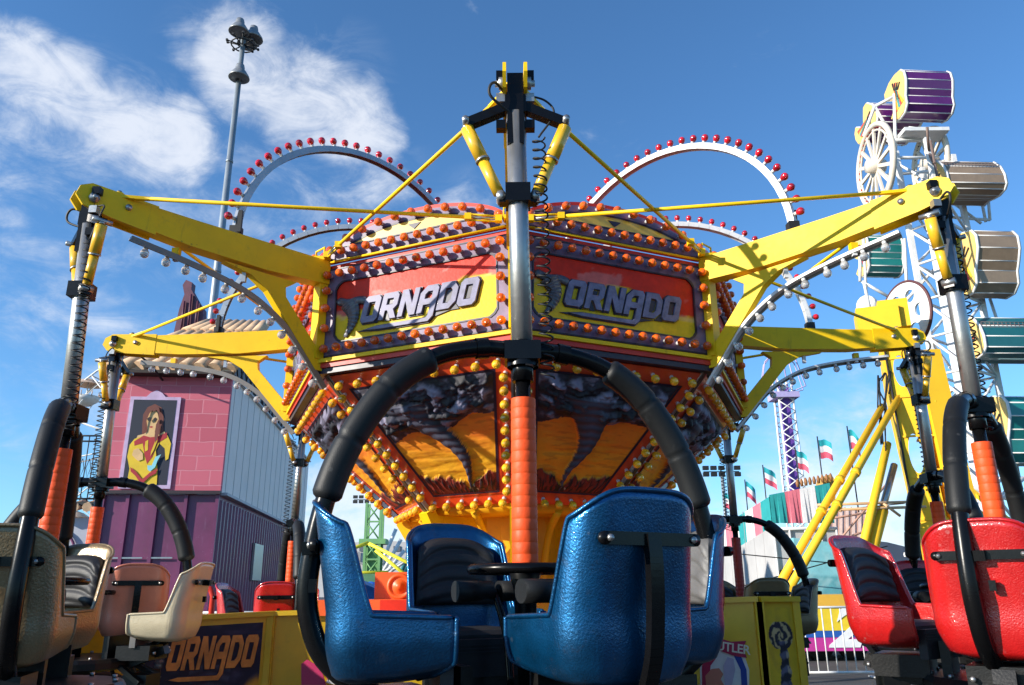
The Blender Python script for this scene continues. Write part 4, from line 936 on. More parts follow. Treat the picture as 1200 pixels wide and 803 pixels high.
# --- right housing
hr=thing('ride_housing','yellow boxed housing right of the blue pod with a winged badge and twister strip','ride housing',(2.5,8.2,0))
F,L_,za,zb_,m=wall_panel('p',(770,706),8.5,(887,702),8.05,None); edge(m,F,L_,za,zb_); fp=m.build('front_panel',YP,hr)
Fb=F
def badge_px(x,y):  # pixel -> panel uv by intersecting the panel plane
    x+=7; d=ray(x,y); o=Vector((0,0,EYE)); t=(Fb.o-o).dot(Fb.n)/d.dot(Fb.n); p=o+d*t-Fb.o; return (p.dot(Fb.u),p.dot(Fb.v))
bd=[('badge_shield',PC('badge_white2',(.75,.74,.72)),[(814,803),(813,775),(818,765),(828,757),(836,760),(856,762),(866,770),(871,785),(871,803)]),
('badge_ring',PC('badge_blue',(.02,.06,.35)),[(852,766),(862,770),(868,785),(869,803),(862,803),(861,785)]),
('badge_wing',PC('badge_crimson',(.45,.02,.08)),[(816,803),(816,778),(821,768),(829,761),(832,772),(826,780),(824,803)]),
('badge_figure',PC('badge_salmon',(.6,.22,.15)),[(821,803),(820,792),(827,784),(836,783),(841,790),(838,796),(842,803)]),
('badge_figure',PC('badge_lilac',(.5,.45,.6)),[(843,803),(841,780),(846,770),(853,772),(855,785),(851,803)]),
('badge_ribbon',PC('badge_crimson',(0,0,0)),[(834,747),(850,752),(868,751),(864,760),(869,771),(852,768),(836,762),(830,757)])]
for i,(nm,mt,pl) in enumerate(bd):
    place_mesh(poly_mesh([[badge_px(*p) for p in pl]],.001),nm,mt,fp,F.M(0,0,.003+.0035*i))
c=badge_px(849,759); tm=text_mesh('BUTLER',.115,.001,.002,space=.95); place_mesh(tm,'badge_lettering',PC('badge_cream',(.8,.76,.6)),fp,F.M(c[0],c[1],.028)@Matrix.Rotation(-.12,4,'Z'))
F,L_,za,zb_,m=wall_panel('p',(889,702),8.05,(931,702),8.25,None); edge(m,F,L_,za,zb_); sp_=m.build('side_panel',YP,hr)
def cft(s,t,u,v):
    c=mix((.80,.52,.02),(.6,.36,.03),max(0,fn(s*3,t*6,8)))
    top=1-t; cx_=.42+.10*math.sin(top*5)+.12*top; w=.30-.55*top if top<.25 else .17+.03*math.sin(top*14)
    d=(s-cx_)
    n_=fn(s*4,t*16,3)
    if top<.30 and .10<top:
        rr=math.hypot((s-.50)/.42,(top-.20)/.11)
        if rr<1: c=mix((.03,.025,.04),(.62,.48,.22),sst(-.1,.5,math.sin(rr*13+math.atan2(top-.2,s-.5)*2+n_*3)))
    if top>.24 and abs(d)<w*(1+.3*n_):
        c=mix((.02,.02,.035),(.13,.13,.20),sst(-.3,.6,n_+.6*math.sin(top*60+d*9)))
        if d>w*.45: c=mix(c,(.65,.55,.35),.6*sst(0,.3,n_))
    return c
g_=MB(); art_grid(g_,F,[(.05,.05),(L_-.05,.05),(L_-.05,zb_-.08),(.05,za-.08)],44,150,cft,.004); g_.build('twister_strip',ARTM,sp_,fix=False)
m=MB(); A=at(931,702,8.27);B=at(770,706,9.4); m.bar(Vector((A.x,A.y,.7)),Vector((A.x-.1,9.4,.7)),.04,1.36); m.build('back_panel',YP,hr)
# --- crowd barrier
def barrier(x0,x1,Y,lab):
    A=at(x0,745,Y);B=at(x1,745,Y); n_=max(2,int((B.x-A.x)/.16)); th_=thing('crowd_barrier',lab,'barrier',((A.x+B.x)/2,Y,0),'crowd barriers behind the ride')
    m=MB(); 
    for z in (.12,1.18): m.tube([Vector((A.x,Y,z)),Vector((B.x,Y,z))],.022,6)
    for s_ in (A.x,B.x): m.tube([Vector((s_,Y,.12)),Vector((s_,Y,1.18))],.022,6)
    m.build('barrier_frame',WTRIM,th_); m=MB()
    for i in range(1,n_): x=A.x+(B.x-A.x)*i/n_; m.tube([Vector((x,Y,.12)),Vector((x,Y,1.18))],.012,5)
    m.build('upright_bars',WTRIM,th_); 
    for s_ in (.15,.85):
        m=MB(); x=A.x+(B.x-A.x)*s_; m.bar((x,Y-.3,.03),(x,Y+.3,.03),.06,.02); m.bar((x,Y,.03),(x,Y,.13),.04,.02); m.build('barrier_foot',WTRIM,th_)
barrier(900,1043,14.6,'white crowd barrier in front of the yellow, blue and magenta trailer side')
barrier(1046,1190,14.7,'crowd barrier behind the red pod, right of the trailer')
barrier(205,330,14.2,'low white barrier behind the banner housing beside the container')
for px,lab in ((246,'slim red post left of the small blue sign by the container'),(318,'red post behind the right end of the banner panel')):
    p=at(px,735,12); m=MB(); m.tube([Vector((p.x,12,0)),Vector((p.x,12,1.45)),Vector((p.x-.05,12,1.56)),Vector((p.x-.12,12,1.56))],.045,8); tag(m.build('red_post',REDP),lab,'post','red posts behind the housing')
# --- trailer with the number 2
tr=thing('fairground_trailer','low trailer side painted yellow, blue and magenta with a big white 2','trailer',(7.2,18.2,0))
A=at(905,700,18);B=at(1062,700,18)
def zz(y): return at(985,y,18).z
for nm,y0,y1,mt in(('trailer_top',697,713,mat('trailer_amber',(.75,.42,.05),.5,var=.1)),('yellow_side',713.4,739,mat('trailer_yellow',(.80,.58,.03),.5,var=.1)),('blue_stripe',739.3,747,mat('trailer_blue',(.02,.10,.40),.5)),('magenta_side',747.3,763,mat('trailer_magenta',(.52,.04,.28),.5,var=.1))):
    m=MB(); m.prism([Vector((A.x,18,zz(y1))),Vector((B.x,18,zz(y1))),Vector((B.x,18,zz(y0))),Vector((A.x,18,zz(y0)))],Vector((0,2.2,0))); m.build(nm,mt,tr)
m=MB(); 
for x in (.1,.35,.6,.85): m.lathe([(0,0),(.3,0),(.3,.2),(0,.2)],Vector((A.x+(B.x-A.x)*x,18.3,.3)),(0,1,0),n=16)
m.box(((A.x+B.x)/2,19.2,.42),(B.x-A.x-.2,1.4,.12)); m.build('trailer_wheels',RUB,tr)
F2=Frame(Vector(((at(990,735,18)).x,17.99,at(990,737,18).z)),Vector((1,0,0)),Vector((0,0,1)))
place_mesh(text_mesh('2',1.15,.004,.03,shear=.35),'painted_number',mat('number_white',(.8,.8,.8),.5),tr,F2.M(-.05,0,.005)@Matrix.Scale(1.2,4,(1,0,0)))
m=MB(); A2=Vector((A.x,17.98,zz(716)));B2=Vector((B.x,17.98,zz(716)))
# --- striped walk-through show front
sf=thing('show_front','grey walled walk-through show with pink, teal and white striped valance','show front',(6.8,26,0))
CAN=[mat('canvas_teal',(.02,.32,.32),.75,var=.15,bump=.2,bscale=3),mat('canvas_pink',(.70,.17,.22),.75,var=.15,bump=.2,bscale=3),mat('canvas_white',(.75,.73,.72),.75,var=.1,bump=.2,bscale=3)]
A=at(828,660,34);B=at(905,612,24);C=at(978,612,24)
def stripe_run(P,Q,zp0,zp1,zq0,zq1,seq,name,sag=.0):
    m=MB(); n=len(seq)
    for i,mi in enumerate(seq):
        for j in range(4):
            a=(i+j/4)/n;b=(i+(j+1)/4)/n
            pa=P+(Q-P)*a;pb=P+(Q-P)*b; w=.05*math.sin((i*4+j)*2.1)
            m.prism([Vector((pa.x,pa.y+w,zp0+(zq0-zp0)*a)),Vector((pb.x,pb.y+w,zp0+(zq0-zp0)*b)),Vector((pb.x,pb.y,zp1+(zq1-zp1)*b)),Vector((pa.x,pa.y,zp1+(zq1-zp1)*a))],Vector((0,.06,0)),mi)
    return m.build(name,CAN,sf)
stripe_run(A,B,at(830,668,34).z,at(830,630,34).z,at(905,619,24).z,at(905,582,24).z,[1,2,0,2,1,2,0,2,1,0],'valance')
stripe_run(B,C,at(905,613,24).z,at(905,580,24).z,at(970,613,24).z,at(972,566,24).z,[0,1,2,0],'valance')
GW=mat('pale_plywood',(.46,.45,.44),.75,var=.15,vscale=.8,dirt=.2)
m=MB(); za=at(830,665,34).z; zb2=at(905,618,24).z
m.prism([Vector((A.x,A.y,.3)),Vector((B.x,B.y,.3)),Vector((B.x,B.y,zb2)),Vector((A.x,A.y,za))],Vector((0,.3,0)))
m.prism([Vector((B.x+.01,B.y,.3)),Vector((C.x,C.y,.3)),Vector((C.x,C.y,zb2)),Vector((B.x+.01,B.y,zb2))],Vector((0,.3,0)))
for i in range(1,9): p=A+(B-A)*i/9; m.box((p.x,p.y-.02,2),(.03,.03,4),mi=1)
m.tube([Vector((B.x,B.y-.06,zb2-.05)),Vector((C.x,C.y-.06,zb2-.05))],.05,6,mi=2)
for i in range(5): x=B.x+(C.x-B.x)*i/4; m.tube([Vector((x,B.y-.06,0)),Vector((x,B.y-.06,zb2))],.03,5,mi=2)
m.build('show_wall',[GW,mat('ply_seam',(.33,.32,.31),.8),WTRIM],sf)
def cfp(s,t,u,v):
    c=(.20,.50,.56); 
    if t<.55 and s+t*.6>.5: c=(.10,.33,.38)
    return mix(c,(.40,.6,.62),max(0,fn(s*3,t*5)))
a=at(945,700,23);b=at(987,635,23); F=Frame(Vector((a.x,23.5,a.z-.6)),Vector((1,0,0)),Vector((0,0,1))); g_=MB(); art_grid(g_,F,[(0,0),(b.x-a.x,0),(b.x-a.x,b.z-a.z+.6),(0,b.z-a.z+.75)],30,30,cfp); g_.prism([F.P(0,0,-.25),F.P(b.x-a.x,0,-.25),F.P(b.x-a.x,b.z-a.z+.6,-.25),F.P(0,b.z-a.z+.75,-.25)],Vector((0,-.24,0)))
g_.c=[c if c!=(1,1,1) else (.2,.5,.56) for c in g_.c]; g_.build('blue_painted_flat',ARTM,sf,fix=False)
m=MB(); slab(m,[(914,668),(936,668),(936,702),(914,702)],23.9,.05); m.build('dark_doorway',RUB,sf)
# pinkish ribbed wall + pipes behind
m=MB(); slab(m,[(967,592),(1030,600),(1030,664),(967,664)],29,.4,0)
for i in range(9): x=968+7.4*i; m.tube([at(x,594,28.9),at(x,662,28.9)],.018,5,mi=1)
for (p,q) in (((965,640),(1035,615)),((960,610),(1035,598)),((965,655),(1045,560))): m.tube([at(*p,28),at(*q,28)],.04,5,mi=1)
m.build('ribbed_wall',[mat('pinkish_wall',(.80,.62,.56),.7,var=.2),mat('rusty_rib',(.45,.25,.18),.6)],sf)
m=MB(); slab(m,[(964,572),(965,562),(969,557),(973,556),(977,560),(979,575),(979,590),(964,590)],24.6,.6); 
m.build('carved_crest',mat('carved_gold',(.5,.28,.06),.5,var=.4,vscale=3),sf)
m=MB()
for i in range(9): p=at(935+7*i*.7,571-.9*i,24.4); m.lathe([(0,0),(.04,0),(.06,.12),(.03,.22),(0,.25)],p,n=8)
m.build('roof_finials',mat('finial_rust',(.28,.12,.04),.6),sf)
m=MB(); 
for p,q in (((823,700),(1040,640)),((823,645),(975,660)),((960,600),(1060,590))): m.tube([at(*p,22.5),at(*q,22.5)],.015,4)
m.build('guy_wire',RUB,sf)
# --- flags
flg=[(846,600,579,34,848),(850,592,565,32,873),(866,585,548,30,894),(905,580,528,27,932),(932,575,515,26,958),(956,570,503,25,993)]
names=['lowest and farthest left','second from the left','third from the left','just right of the purple drop tower','fourth flag, above the teal valance','rightmost and highest']
for i,(pxx,yb_,yt,Y,pf_) in enumerate(flg):
    base=at(pf_+3,yb_,Y); top=at(pf_,yt,Y); base=Vector((top.x,top.y,base.z-.8)); root=thing('pennant_flag','teal, white and pink flag on a thin pole, %s'%names[i],'flag',base,'flags on the show front'); 
    m=MB(); m.tube([base,top+Vector((0,0,.1))],.022,6); m.build('flag_pole',RUB,root)
    s_=(Y/27)**0; w=(.30+.16*((i*7)%5)/5); hgt=.62
    for j,mt in enumerate((mat('flag_teal',(.02,.38,.42),.7),mat('flag_white',(.8,.8,.8),.7),mat('flag_pink',(.75,.10,.16),.7))):
        m=MB(); nn=8; pts=[]
        z1=top.z-j*hgt/3; z0=top.z-(j+1)*hgt/3
        vs=[];
        for k in range(nn+1):
            u=k/nn; yy=.05*math.sin(u*6+i*1.3+j*.5)*u; dz=-(.1+.08*((i*3)%4))*u*u+.03*math.sin(u*7+i)
            vs+= [Vector((top.x+.03+w*u,top.y+yy,z0+dz)),Vector((top.x+.03+w*u,top.y+yy,z1+dz))]
        for side in (0,.008):
            m.add([v+Vector((0,side,0)) for v in vs],[(2*k,2*k+2,2*k+3,2*k+1) for k in range(nn)],0,True)
        m.build('flag_band',mt,root,fix=False)
# --- drop tower
dt=thing('drop_tower','distant slim purple and white lattice drop tower with a crown of arms','drop tower',(at(922,560,95).x,95,0))
m=MB(); cx=at(922,500,95).x; zt=at(915,445,95).z; 
for s_ in(-1,1):
    for u in(-1,1): m.tube([Vector((cx+1.0*s_,95+1.0*u,0)),Vector((cx+.85*s_,95+.85*u,zt))],.13,5)
k=0; z=0
while z<zt-1.4:
    for u in(-1,1):
        m.tube([Vector((cx-.95,95+u,z)),Vector((cx+.95,95+u,z+1.3))],.07,4); m.tube([Vector((cx+.95,95+u,z)),Vector((cx-.95,95+u,z+1.3))],.07,4)
    z+=1.3
m.build('lattice_tower',WTRIM,dt)
m=MB(); m.box((cx,95,zt*.72),(1.1,1.1,zt*.5)); m.build('purple_core',mat('tower_purple',(.13,.05,.32),.5),dt)
m=MB(); m.box((cx,95,zt-2.2),(3.0,3.0,.7)); 
for i in range(8): th=i*PI/4+.2; m.tube([Vector((cx,95,zt-2)),Vector((cx+2.8*math.cos(th),95+2.8*math.sin(th),zt-1.2)),Vector((cx+2.0*math.cos(th),95+2*math.sin(th),zt+2.2)),Vector((cx,95,zt+4.2))],.09,4)
m.build('tower_crown',mat('crown_lilac',(.42,.36,.60),.5),dt)
# --- distant stadium light clusters
for px,py,Y,lab in ((846,556,110,'far stadium light cluster above the striped valance'),(388,622,130,'far stadium light cluster left of the ride centre, behind the green tower'),(430,588,150,'second far light cluster above the green tower')):
    p=at(px,py,Y); root=thing('stadium_light',lab,'stadium light',(p.x,Y,0),'far stadium lights'); m=MB(); m.tube([Vector((p.x,Y,0)),p],.25,6); m.build('mast_pole',GALV,root); m=MB()
    for i in range(5):
        for j in range(2): m.box(p+Vector((-2.2+1.1*i,0,.9*j)),(.8,.5,.55))
    m.box(p+Vector((0,.2,.4)),(5,.1,.12)); m.build('lamp_cluster',RUB,root)
# --- yellow drive tower (right) at 20 m
YT=20.
zt=at(1050,368,YT).z; cx=at(1062,420,YT).x
dr=thing('drive_tower','tall yellow box-section drive tower with chain wheel and diagonal struts','ride tower',(cx,YT,0))
m=MB(); Rt=Matrix.Rotation(R(-20),3,'Z')
for z0,z1,w in ((0,zt*.55,.95),(zt*.55,zt,.95)):
    pass
# two plates with an opening between: front plate with oval holes via poly
ov=lambda cx_,cz_,rx_,rz_:[(cx_+rx_*math.cos(t*PI/10),cz_+rz_*math.sin(t*PI/10)) for t in range(20)]
Ft=Frame(Vector((cx-.75,YT-.3,0)),Rt@Vector((1,0,0)),Vector((0,0,1)))
plate=poly_mesh([[(.35,0),(1.0,0),(.78,zt*.5),(.72,zt),(-.02,zt),(-.02,zt*.75),(.12,zt*.5)],ov(.36,zt*.80,.17,.42),ov(.40,zt*.55,.16,.5)],.02)
place_mesh(plate,'front_plate',YFAR,dr,Ft.M(0,0,0))
m=MB()
def dprism(F,pts,w,th,mb,mi=0): mb.prism([F.P(x,y,w) for x,y in pts],-F.n*th,mi)
dprism(Ft,[(.74,0),(1.0,0),(.78,zt*.5),(.72,zt),(.66,zt),(.70,zt*.5)],-.03,.75,m); dprism(Ft,[(-.02,zt*.75),(.12,zt*.5),(.35,0),(.45,0),(.2,zt*.5),(.05,zt*.75),(.04,zt),(-.02,zt)],-.03,.75,m)
for q in range(9): zq=zt*(.1+.1*q); m.box(Ft.P(.88-.015*q,zq,-.40),(.5,.78,.05),Rt)
m.build('tower_flanges',YFAR,dr)
m=MB(); Fs=Frame(Ft.P(1.0,0,-.03),-Ft.n,Vector((0,0,1)))
m2=MB(); p0=Ft.P(1.02,0,-.05); 
m2.bar(Ft.P(1.35,0,-.3),Ft.P(.98,zt*.86,-.35),.62,.6,up=(0,1,0)); 
for q in range(8): zq=zt*(.1+.1*q); m2.box(Ft.P(1.35-.045*q,zq,-.62),(.6,.04,.12),Rt)
m2.build('side_leg',YFAR,dr)
m=MB(); m.box(Ft.P(-.05,zt-.42,.25),(1.0,.9,.62),Rt); m.box(Ft.P(.35,zt-.3,.1),(.7,.9,.75),Rt); m.build('gear_head',YFAR,dr)
for q in range(7):
    m=MB(); zq=zt*(.12+.12*q); xl=.35-.37*min(1,zq/zt*1.3); m.box(Ft.P((xl+1.0-.28*zq/zt)/2+.02,zq,.035),(.62,.03,.05),Rt); m.build('plate_rib',YFAR,dr)
m=MB(); m.tube([Ft.P(.15,1.5,.08),Ft.P(.10,zt*.5,.08),Ft.P(.05,zt-.8,.08)],.03,6); m.tube([Ft.P(.62,2,.08),Ft.P(.55,zt*.6,.08),Ft.P(.5,zt-1,.08)],.02,5); m.build('conduit',RUB,dr)
# chain wheel
wc=at(1062,370,YT+.6); ax=Vector((-.97,-.22,-.05)).normalized(); Fw=Frame(wc,ax.cross(Vector((0,0,1)))*-1,Vector((0,0,1))); 
Rc=.92
lo=[[(Rc*math.cos(t*PI/24),Rc*math.sin(t*PI/24)) for t in range(48)]]+[[(.55*math.cos(a)+.18*math.cos(t*PI/8),.55*math.sin(a)+.18*math.sin(t*PI/8)) for t in range(16)] for a in [i*2*PI/6 for i in range(6)]]
place_mesh(poly_mesh(lo,.03),'chain_wheel',WTRIM,dr,Fw.M(0,0,0))
m=MB(); m.tube([Fw.P((Rc+.03)*math.cos(q*PI/30),(Rc+.03)*math.sin(q*PI/30),0) for q in range(60)],.045,5,closed=True); m.build('drive_chain',mat('rusty_chain',(.10,.03,.03),.6,dirt=.3),dr)
for (p,q) in (((1034,476),(908,694),),((1054,464),(925,690))):
    m=MB(); a=at(*p,YT-.3);b=at(*q,YT-3.6); m.tube([a,b],.085,8); d=(b-a); m.tube([a+d*.45,a+d*.47],.11,8); m.tube([a+d*.62,a+d*.635],.11,8); m.build('diagonal_strut',YFAR,dr)
m=MB(); a=at(1040,520,YT-.2);b=at(1008,655,YT-1.6); m.tube([a,b],.10,8); a=at(1048,545,YT-.3);b=at(1018,655,YT-1.4); m.tube([a+(b-a)*.5,b],.15,8); m.tube([a,a+(b-a)*.55],.085,8,mi=1); m.build('hydraulic_ram',[YFAR,STEEL],dr)
m=MB()
for p,q in (((958,592),(1075,588)),((958,598),(1085,594)),((985,575),(985,600)),((1035,590),(1055,605))): m.tube([at(*p,YT-1),at(*q,YT-1)],.035,5)
m.build('cross_pipes',mat('peach_pipe',(.6,.38,.2),.5),dr)
m=MB()
for i in range(5):
    r_=random.random; P=[at(1028+r_()*16,430+r_()*110,YT-.4) for _ in range(4)]; m.tube(spline(P,5),.02,5)
m.build('loose_hoses',RUB,dr)
for i,(x,y) in enumerate(((1043,600),(1063,610))):
    pass
# --- cage ride boom, 25 m
YB=25.
bm_=thing('cage_ride_boom','tall white lattice boom with spoked wheels, carrying the tumbling cages','thrill ride',(at(1130,500,YB).x,YB,0))
xb=at(1128,420,YB).x; zb0=0; zbt=at(1075,180,YB).z
m=MB(); W1=.95; W2=.55
ux=Vector((.80,.60,0)); uy=Vector((-.60,.80,0))
def bp(a,b,z): return Vector((xb,YB,0))+ux*a+uy*b+Vector((0,0,z))
for a in(-1,1):
    for b in(-1,1):
        m.bar(bp(a*W1,b*W2,0),bp(a*W1,b*W2,zbt),.16,.16)
z=.3;k=0
while z<zbt-1.3:
    for b in (-1,1):
        s_=1 if k%2 else -1
        m.tube([bp(-W1*s_,b*W2,z),bp(W1*s_,b*W2,z+1.3)],.05,5); m.tube([bp(-W1,b*W2,z),bp(W1,b*W2,z)],.05,5)
    for a in (-1,1): m.tube([bp(a*W1,-W2,z),bp(a*W1,W2,z+1.3)],.05,5); m.tube([bp(a*W1,-W2,z),bp(a*W1,W2,z)],.045,5)
    z+=1.3;k+=1
m.build('boom_lattice',WTRIM,bm_)
m=MB(); m.prism([bp(-.35,0,0),bp(.45,0,0),bp(.45,0,zbt*.93),bp(-.35,0,zbt*.93)],uy*.25); 
for z in range(2,int(zbt)-1,2): m.lathe([(.0,-.3),(.28,-.3),(.28,-.27),(0,-.27)],bp(.05,0,z),uy,n=14)
m.build('boom_plate',mat('cool_white_steel',(.60,.62,.65),.5,dirt=.25),bm_)
m=MB()
for a,b,x,z in ((-1.7,-.9,0,0),(1.7,.9,0,0)): m.tube([bp(a,b,0),bp(a*.9,b,zbt*.97)],.045,6)
for z in range(1,int(zbt)):
    if z%2: m.tube([bp(-1.6,-.9,z),bp(-W1,-W2,z+.8)],.05,5); m.tube([bp(1.6,.9,z),bp(W1,W2,z+.8)],.05,5); m.tube([bp(-1.6,-.9,z+1.4),bp(-W1,-W2,z+.8)],.05,5)
m.build('chain_track',mat('grimy_chain_track',(.18,.12,.10),.6,dirt=.5),bm_)
def spoked(px,py,rad,off,red,name):
    c=at(px,py,YB+off); ax=Vector((-1,.04,0)).normalized(); e1=ax.cross(Vector((0,0,1))).normalized(); e2=Vector((0,0,1)); m=MB()
    for rr,w in ((rad,.10),(rad*.86,.04)): m.tube([c+e1*rr*math.cos(q*PI/20)+e2*rr*math.sin(q*PI/20) for q in range(40)],w,6,closed=True)
    m.lathe([(0,-.3),(.22,-.3),(.26,0),(.22,.3),(0,.3)],c,ax,n=14)
    for q in range(14): th=q*2*PI/14; m.bar(c+(e1*math.cos(th)+e2*math.sin(th))*.2,c+(e1*math.cos(th)+e2*math.sin(th))*rad*.92,.12,.07,up=ax)
    for q in range(40):
        th=q*PI/20; p=c+(e1*math.cos(th)+e2*math.sin(th))*rad*.95; m.box(p-ax*.0,(.07,.07,.07),mi=1)
    m.build(name,[mat('cream_wheel',(.66,.58,.48),.5,dirt=.2),red],bm_)
spoked(1026,195,1.42,-1.0,REDP,'spoked_wheel'); spoked(1090,192,1.30,1.4,BLK,'spoked_wheel')
m=MB(); 
for p,q in (((1040,205),(1100,200)),((1040,165),(1095,163)),((1045,185),(1100,185)),((1048,110),(1050,200)),((1050,112),(1025,125)),((1025,125),(1048,165)),((1065,150),(1110,155)),((1025,125),(1012,160))): m.tube([at(*p,YB),at(*q,YB+.3)],.06,6)
m.box(at(1080,158,YB),(1.6,.8,.14)); m.build('head_frame',WTRIM,bm_)
# cages
def cage(px,py,w,hgt,tilt,yaw,col,Y,label,mesh_top=False):
    c=at(px,py,Y); root=empty('passenger_cage',c,0); tag(root,label,'ride cage','cages on the thrill ride')
    ya=R(yaw); ex=Vector((math.cos(ya),math.sin(ya),0)); ez=Vector((0,0,1)); ey=ez.cross(ex)
    rot=Matrix.Rotation(R(tilt),3,ex)
    prof=[(-.42,1),(-.1,1.06),(.25,.98),(.48,.7),(.5,.4),(.34,.15),(.22,-.05),(.24,-.35),(.34,-.7),(.3,-.95),(.05,-1.05),(-.25,-.98),(-.42,-.7),(-.42,-.3),(-.5,0),(-.58,.4),(-.55,.8)]
    prof=[((p[0]+(.12 if p[0]>.3 else 0)-(.10 if .2<p[0]<.35 and abs(p[1])<.4 else 0))*1.35,p[1]*1.0) for p in prof]
    def W3(a,b,d): return c+ex*a*w/2+rot@((-ey)*b*hgt/2+ez*d*hgt/2)
    n=len(prof); m=MB()
    L0=[W3(-1,-b,d) for b,d in prof];L1=[W3(1,-b,d) for b,d in prof]
    for i in range(n):
        j=(i+1)%n; m.add([L0[i],L0[j],L1[j],L1[i]],[(0,1,2,3)],0)
    sh=m.build('cage_shell',col,root); md=sh.modifiers.new('t','SOLIDIFY'); md.thickness=.03; md.offset=0
    m=MB()
    for i in range(n): m.tube([L0[i],L1[i]],.025,5)
    for L_ in (L0,L1): m.tube(L_,.05,6,closed=True)
    m.build('cage_frame',WTRIM,root)
    for s_,LL in((-1,L0),(1,L1)):
        m=MB(); m.prism([p+ex*s_*.02 for p in LL],ex*s_*.05,0)
        cc=sum(LL,Vector())/n
        for q in range(5):
            a_=LL[12]+(LL[9]-LL[12])*(q/5)*1.0; b_=cc+(LL[1]-cc)*(.2+.12*q); m.bar(a_+(cc-a_)*.25+ex*s_*.08,b_+(cc-b_)*.1+ex*s_*.08,.13,.012,up=ex,mi=1+q%3)
        for q in range(4):
            u=LL[15]+(LL[2]-LL[15])*(.25+.18*q); m.bar(u+(cc-u)*.12+ex*s_*.08,u+(cc-u)*.6+ex*s_*.08,.07,.02,up=ex,mi=4)
        m.build('end_panel',[mat('cage_cream',(.75,.50,.16),.5),mat('stripe_gold',(.75,.45,.03),.5),mat('stripe_red',(.6,.06,.06),.5),mat('stripe_teal',(.05,.3,.32),.5),RUB],root)
    if mesh_top:
        m=MB(); T0,T1=W3(-.95,.4,1.0),W3(.95,.4,1.0); B0,B1=W3(-.95,-.5,1.0),W3(.95,-.5,1.0)
        for q in range(17): m.tube([T0+(T1-T0)*q/16,B0+(B1-B0)*q/16],.014,4)
        for q in range(9): m.tube([T0+(B0-T0)*q/8,T1+(B1-T1)*q/8],.014,4)
        m.build('wire_mesh_door',mat('dark_wire',(.12,.10,.10),.6),root)
    return root
PUR=mat('cage_purple',(.10,.012,.13),.35,coat=.4,var=.15); BRN=mat('cage_champagne',(.30,.21,.135),.4,.1,coat=.3,var=.15); TEA=mat('cage_teal',(.01,.20,.19),.35,coat=.4,var=.15)
cage(1079,115,1.75,1.65,0,4,PUR,YB,'topmost purple cage standing upright above the spoked wheels')
cage(1040,147,1.7,1.5,72,4,PUR,YB+1.5,'second purple cage tipped over behind the topmost one')
cage(1127,218,2.0,1.5,82,3,BRN,YB-.6,'champagne cage lying flat beside the end of the right yellow arm',True)
cage(1153,312,1.42,2.05,8,4,BRN,YB-.5,'champagne cage hanging upright below the flat one')
cage(1030,302,1.3,1.4,0,4,TEA,YB+1.8,'small teal cage in shade left of the white boom')
cage(1174,403,2.3,1.6,84,3,mat('cage_dark_teal',(.015,.12,.13),.35,coat=.4),YB-.6,'dark cage with zigzag painted end at the right edge of the photo',True)
cage(1203,506,2.1,2.0,5,4,TEA,YB-.7,'large teal cage at the right edge, lowest of those in view')
m=MB()
for p,q in (((1012,280),(1015,345)),((1060,280),(1063,345)),((1008,292),(1008,330)),((1010,330),(1045,350)),((1012,330),(1020,365)),((1100,310),(1062,352)),((1112,360),(1150,340)),((1112,430),(1160,460)),((1100,470),(1150,430)),((1155,260),(1150,235)),((1115,255),(1160,258)),((1160,350),(1175,395)),((1120,240),(1150,262)),((1160,258),(1158,232))):
    m=MB(); m.tube([at(*p,YB+.4),at(*q,YB+.4)],.055,5); m.build('cage_hanger',WTRIM,bm_)
m=MB(); m.lathe([(0,-.1),(.35,-.1),(.35,.1),(0,.1)],at(1016,358,YB+1),(-.8,-.6,0),n=16); m.build('idler_wheel',WTRIM,bm_)
# base machinery
m=MB()
for p,q in (((1100,560),(1200,590)),((1095,600),(1200,610)),((1110,560),(1110,690)),((1150,560),(1150,700)),((1190,560),(1190,700)),((1100,640),(1200,560)),((1060,650),(1200,655)),((1120,620),(1180,690))): m.tube([at(*p,YB-1.5),at(*q,YB-1.5)],.07,6)
for i in range(6): m.box(at(1100+18*i,585+9*i,YB-2),(.9,.5,.10),Matrix.Rotation(.3,3,'Z'))
m.build('base_frame',WTRIM,bm_)
m=MB(); m.bar(at(1105,560,YB-2.5),at(1185,640,YB-4.5),.22,.1); m.bar(at(1120,560,YB-2.5),at(1200,625,YB-4.5),.14,.1); m.build('yellow_ramp_rail',YFAR,bm_)
m=MB(); p=at(1110,715,YB-1); m.box((p.x+1,YB-.5,.55),(6,2.4,.9)); m.build('base_trailer',mat('grimy_trailer',(.14,.13,.12),.7,dirt=.5),bm_)
# white globe lamp seen between red seats
p=at(1039,672,16); m=MB(); m.tube([Vector((p.x,16,0)),Vector((p.x,16,p.z-.1))],.035,8,mi=1); m.lathe([(0,-.13),(.08,-.11),(.13,0),(.08,.11),(0,.13)],Vector((p.x,16,p.z)),n=14); tag(m.build('globe_lamp',[mat('globe_white',(.8,.8,.78),.3),mat('post_turquoise',(.05,.35,.40),.5)]),'small white globe on a turquoise post between the red seats','lamp')
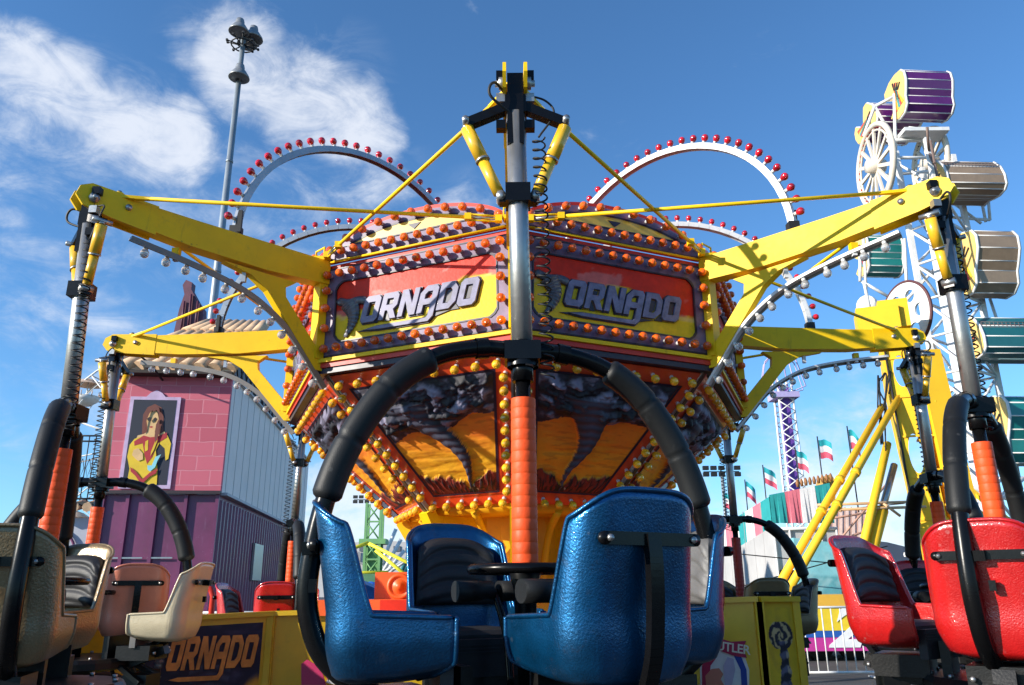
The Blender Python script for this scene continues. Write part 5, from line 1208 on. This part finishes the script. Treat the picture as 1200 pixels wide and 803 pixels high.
# --- middle distance seen between the blue seats
gt=thing('green_tower','slim green steel ride tower seen left of the black blue-pod cushion','ride tower',(at(438,680,40).x,40,0))
GRN=mat('light_green_steel',(.16,.36,.14),.5,dirt=.2)
m=MB(); x0=at(429,640,40);x1=at(446,640,40); zt=at(438,590,40).z
for x in (x0.x,x1.x):
    for y in (39.7,40.4): m.bar((x,y,0),(x,y,zt),.12,.12)
z=.3
while z<zt-.9:
    m.tube([Vector((x0.x,39.7,z)),Vector((x1.x,39.7,z+.9))],.04,4);m.tube([Vector((x1.x,39.7,z)),Vector((x0.x,39.7,z+.9))],.04,4); m.bar((x0.x,39.7,z),(x1.x,39.7,z),.08,.08); z+=.9
m.box(((x0.x+x1.x)/2,40.1,at(438,635,40).z),(1.3,1,.25)); m.box(((x0.x+x1.x)/2,40.1,at(438,655,40).z),(.65,.5,1.2)); m.build('green_lattice',GRN,gt)
m=MB(); 
for p,q in (((380,655),(432,636)),((432,637),(520,680)),((380,672),(455,671)),((385,650),(400,676)),((440,645),(495,690))): m.tube([at(*p,38),at(*q,38)],.09,6)
m.build('yellow_brace',mat('lemon_paint',(.75,.68,.03),.5),gt)
fb=thing('far_building','long pale grey building far behind with COUN lettering above small windows','building',(at(430,680,160).x,168,0))
m=MB(); slab(m,[(372,641),(440,633),(560,640),(560,700),(372,700)],160,16); m.build('building_wall',mat('pale_concrete',(.48,.46,.45),.8,var=.08),fb)
c=at(417,655,159.7); Fq=Frame(c,Vector((1,0,0)),Vector((0,0,1))); place_mesh(text_mesh('COUN',3.4,.06,.05,space=1.1),'building_letters',mat('grey_letters',(.26,.26,.27),.7),fb,Fq.M())
for x,y in((421,643),(461,643),(475,645),(475,657)):
    m=MB(); slab(m,[(x,y-3),(x+8,y-3),(x+8,y+3),(x,y+3)],159.8,.15); m.build('window',mat('dark_window',(.12,.13,.15),.3),fb)
ws=thing('lattice_struts','bundle of white and teal steel struts leaning behind the blue pod','ride frame',(at(470,690,50).x,50,0))
m=MB()
for p,q in (((464,620),(442,672)),((470,632),(446,675)),((446,672),(478,655)),((474,645),(448,676)),((450,675),(500,640))): m.tube([at(*p,50),at(*q,50)],.12,5)
m.build('white_struts',WTRIM,ws); m=MB()
for i in range(6): m.tube([at(488+5*i,628,52),at(466+5*i,680,52)],.13,5)
for i in range(4): m.tube([at(480,640+10*i,52),at(515,640+10*i,52)],.1,5)
m.build('teal_struts',mat('teal_steel',(.03,.25,.27),.5),ws)
m=MB(); p=at(420,700,30); m.prism([Vector((p.x-1.1,30,0)),Vector((p.x+.9,30,0)),Vector((p.x+.9,30,1.5)),Vector((p.x-.4,30,2.0)),Vector((p.x-1.1,30,1.6))],Vector((0,2,0)))
tag(m.build('blue_tarpaulin_stall',mat('blue_tarp',(.03,.16,.45),.5,var=.3,bump=.3,bscale=4)),'small blue covered stall low behind the left blue seat','stall')
m=MB(); p=at(437,688,34); m.box((p.x,34,1.2),(1.0,.8,2.0)); m.lathe([(0,0),(.3,0),(.3,.1),(0,.1)],(p.x,33.58,1.6),(0,-1,0),n=16,mi=1)
tag(m.build('control_cabinet',[mat('cabinet_green',(.09,.22,.11),.5),mat('dial_blue',(.03,.12,.5),.3)]),'green cabinet with a round blue window below the green tower','cabinet')
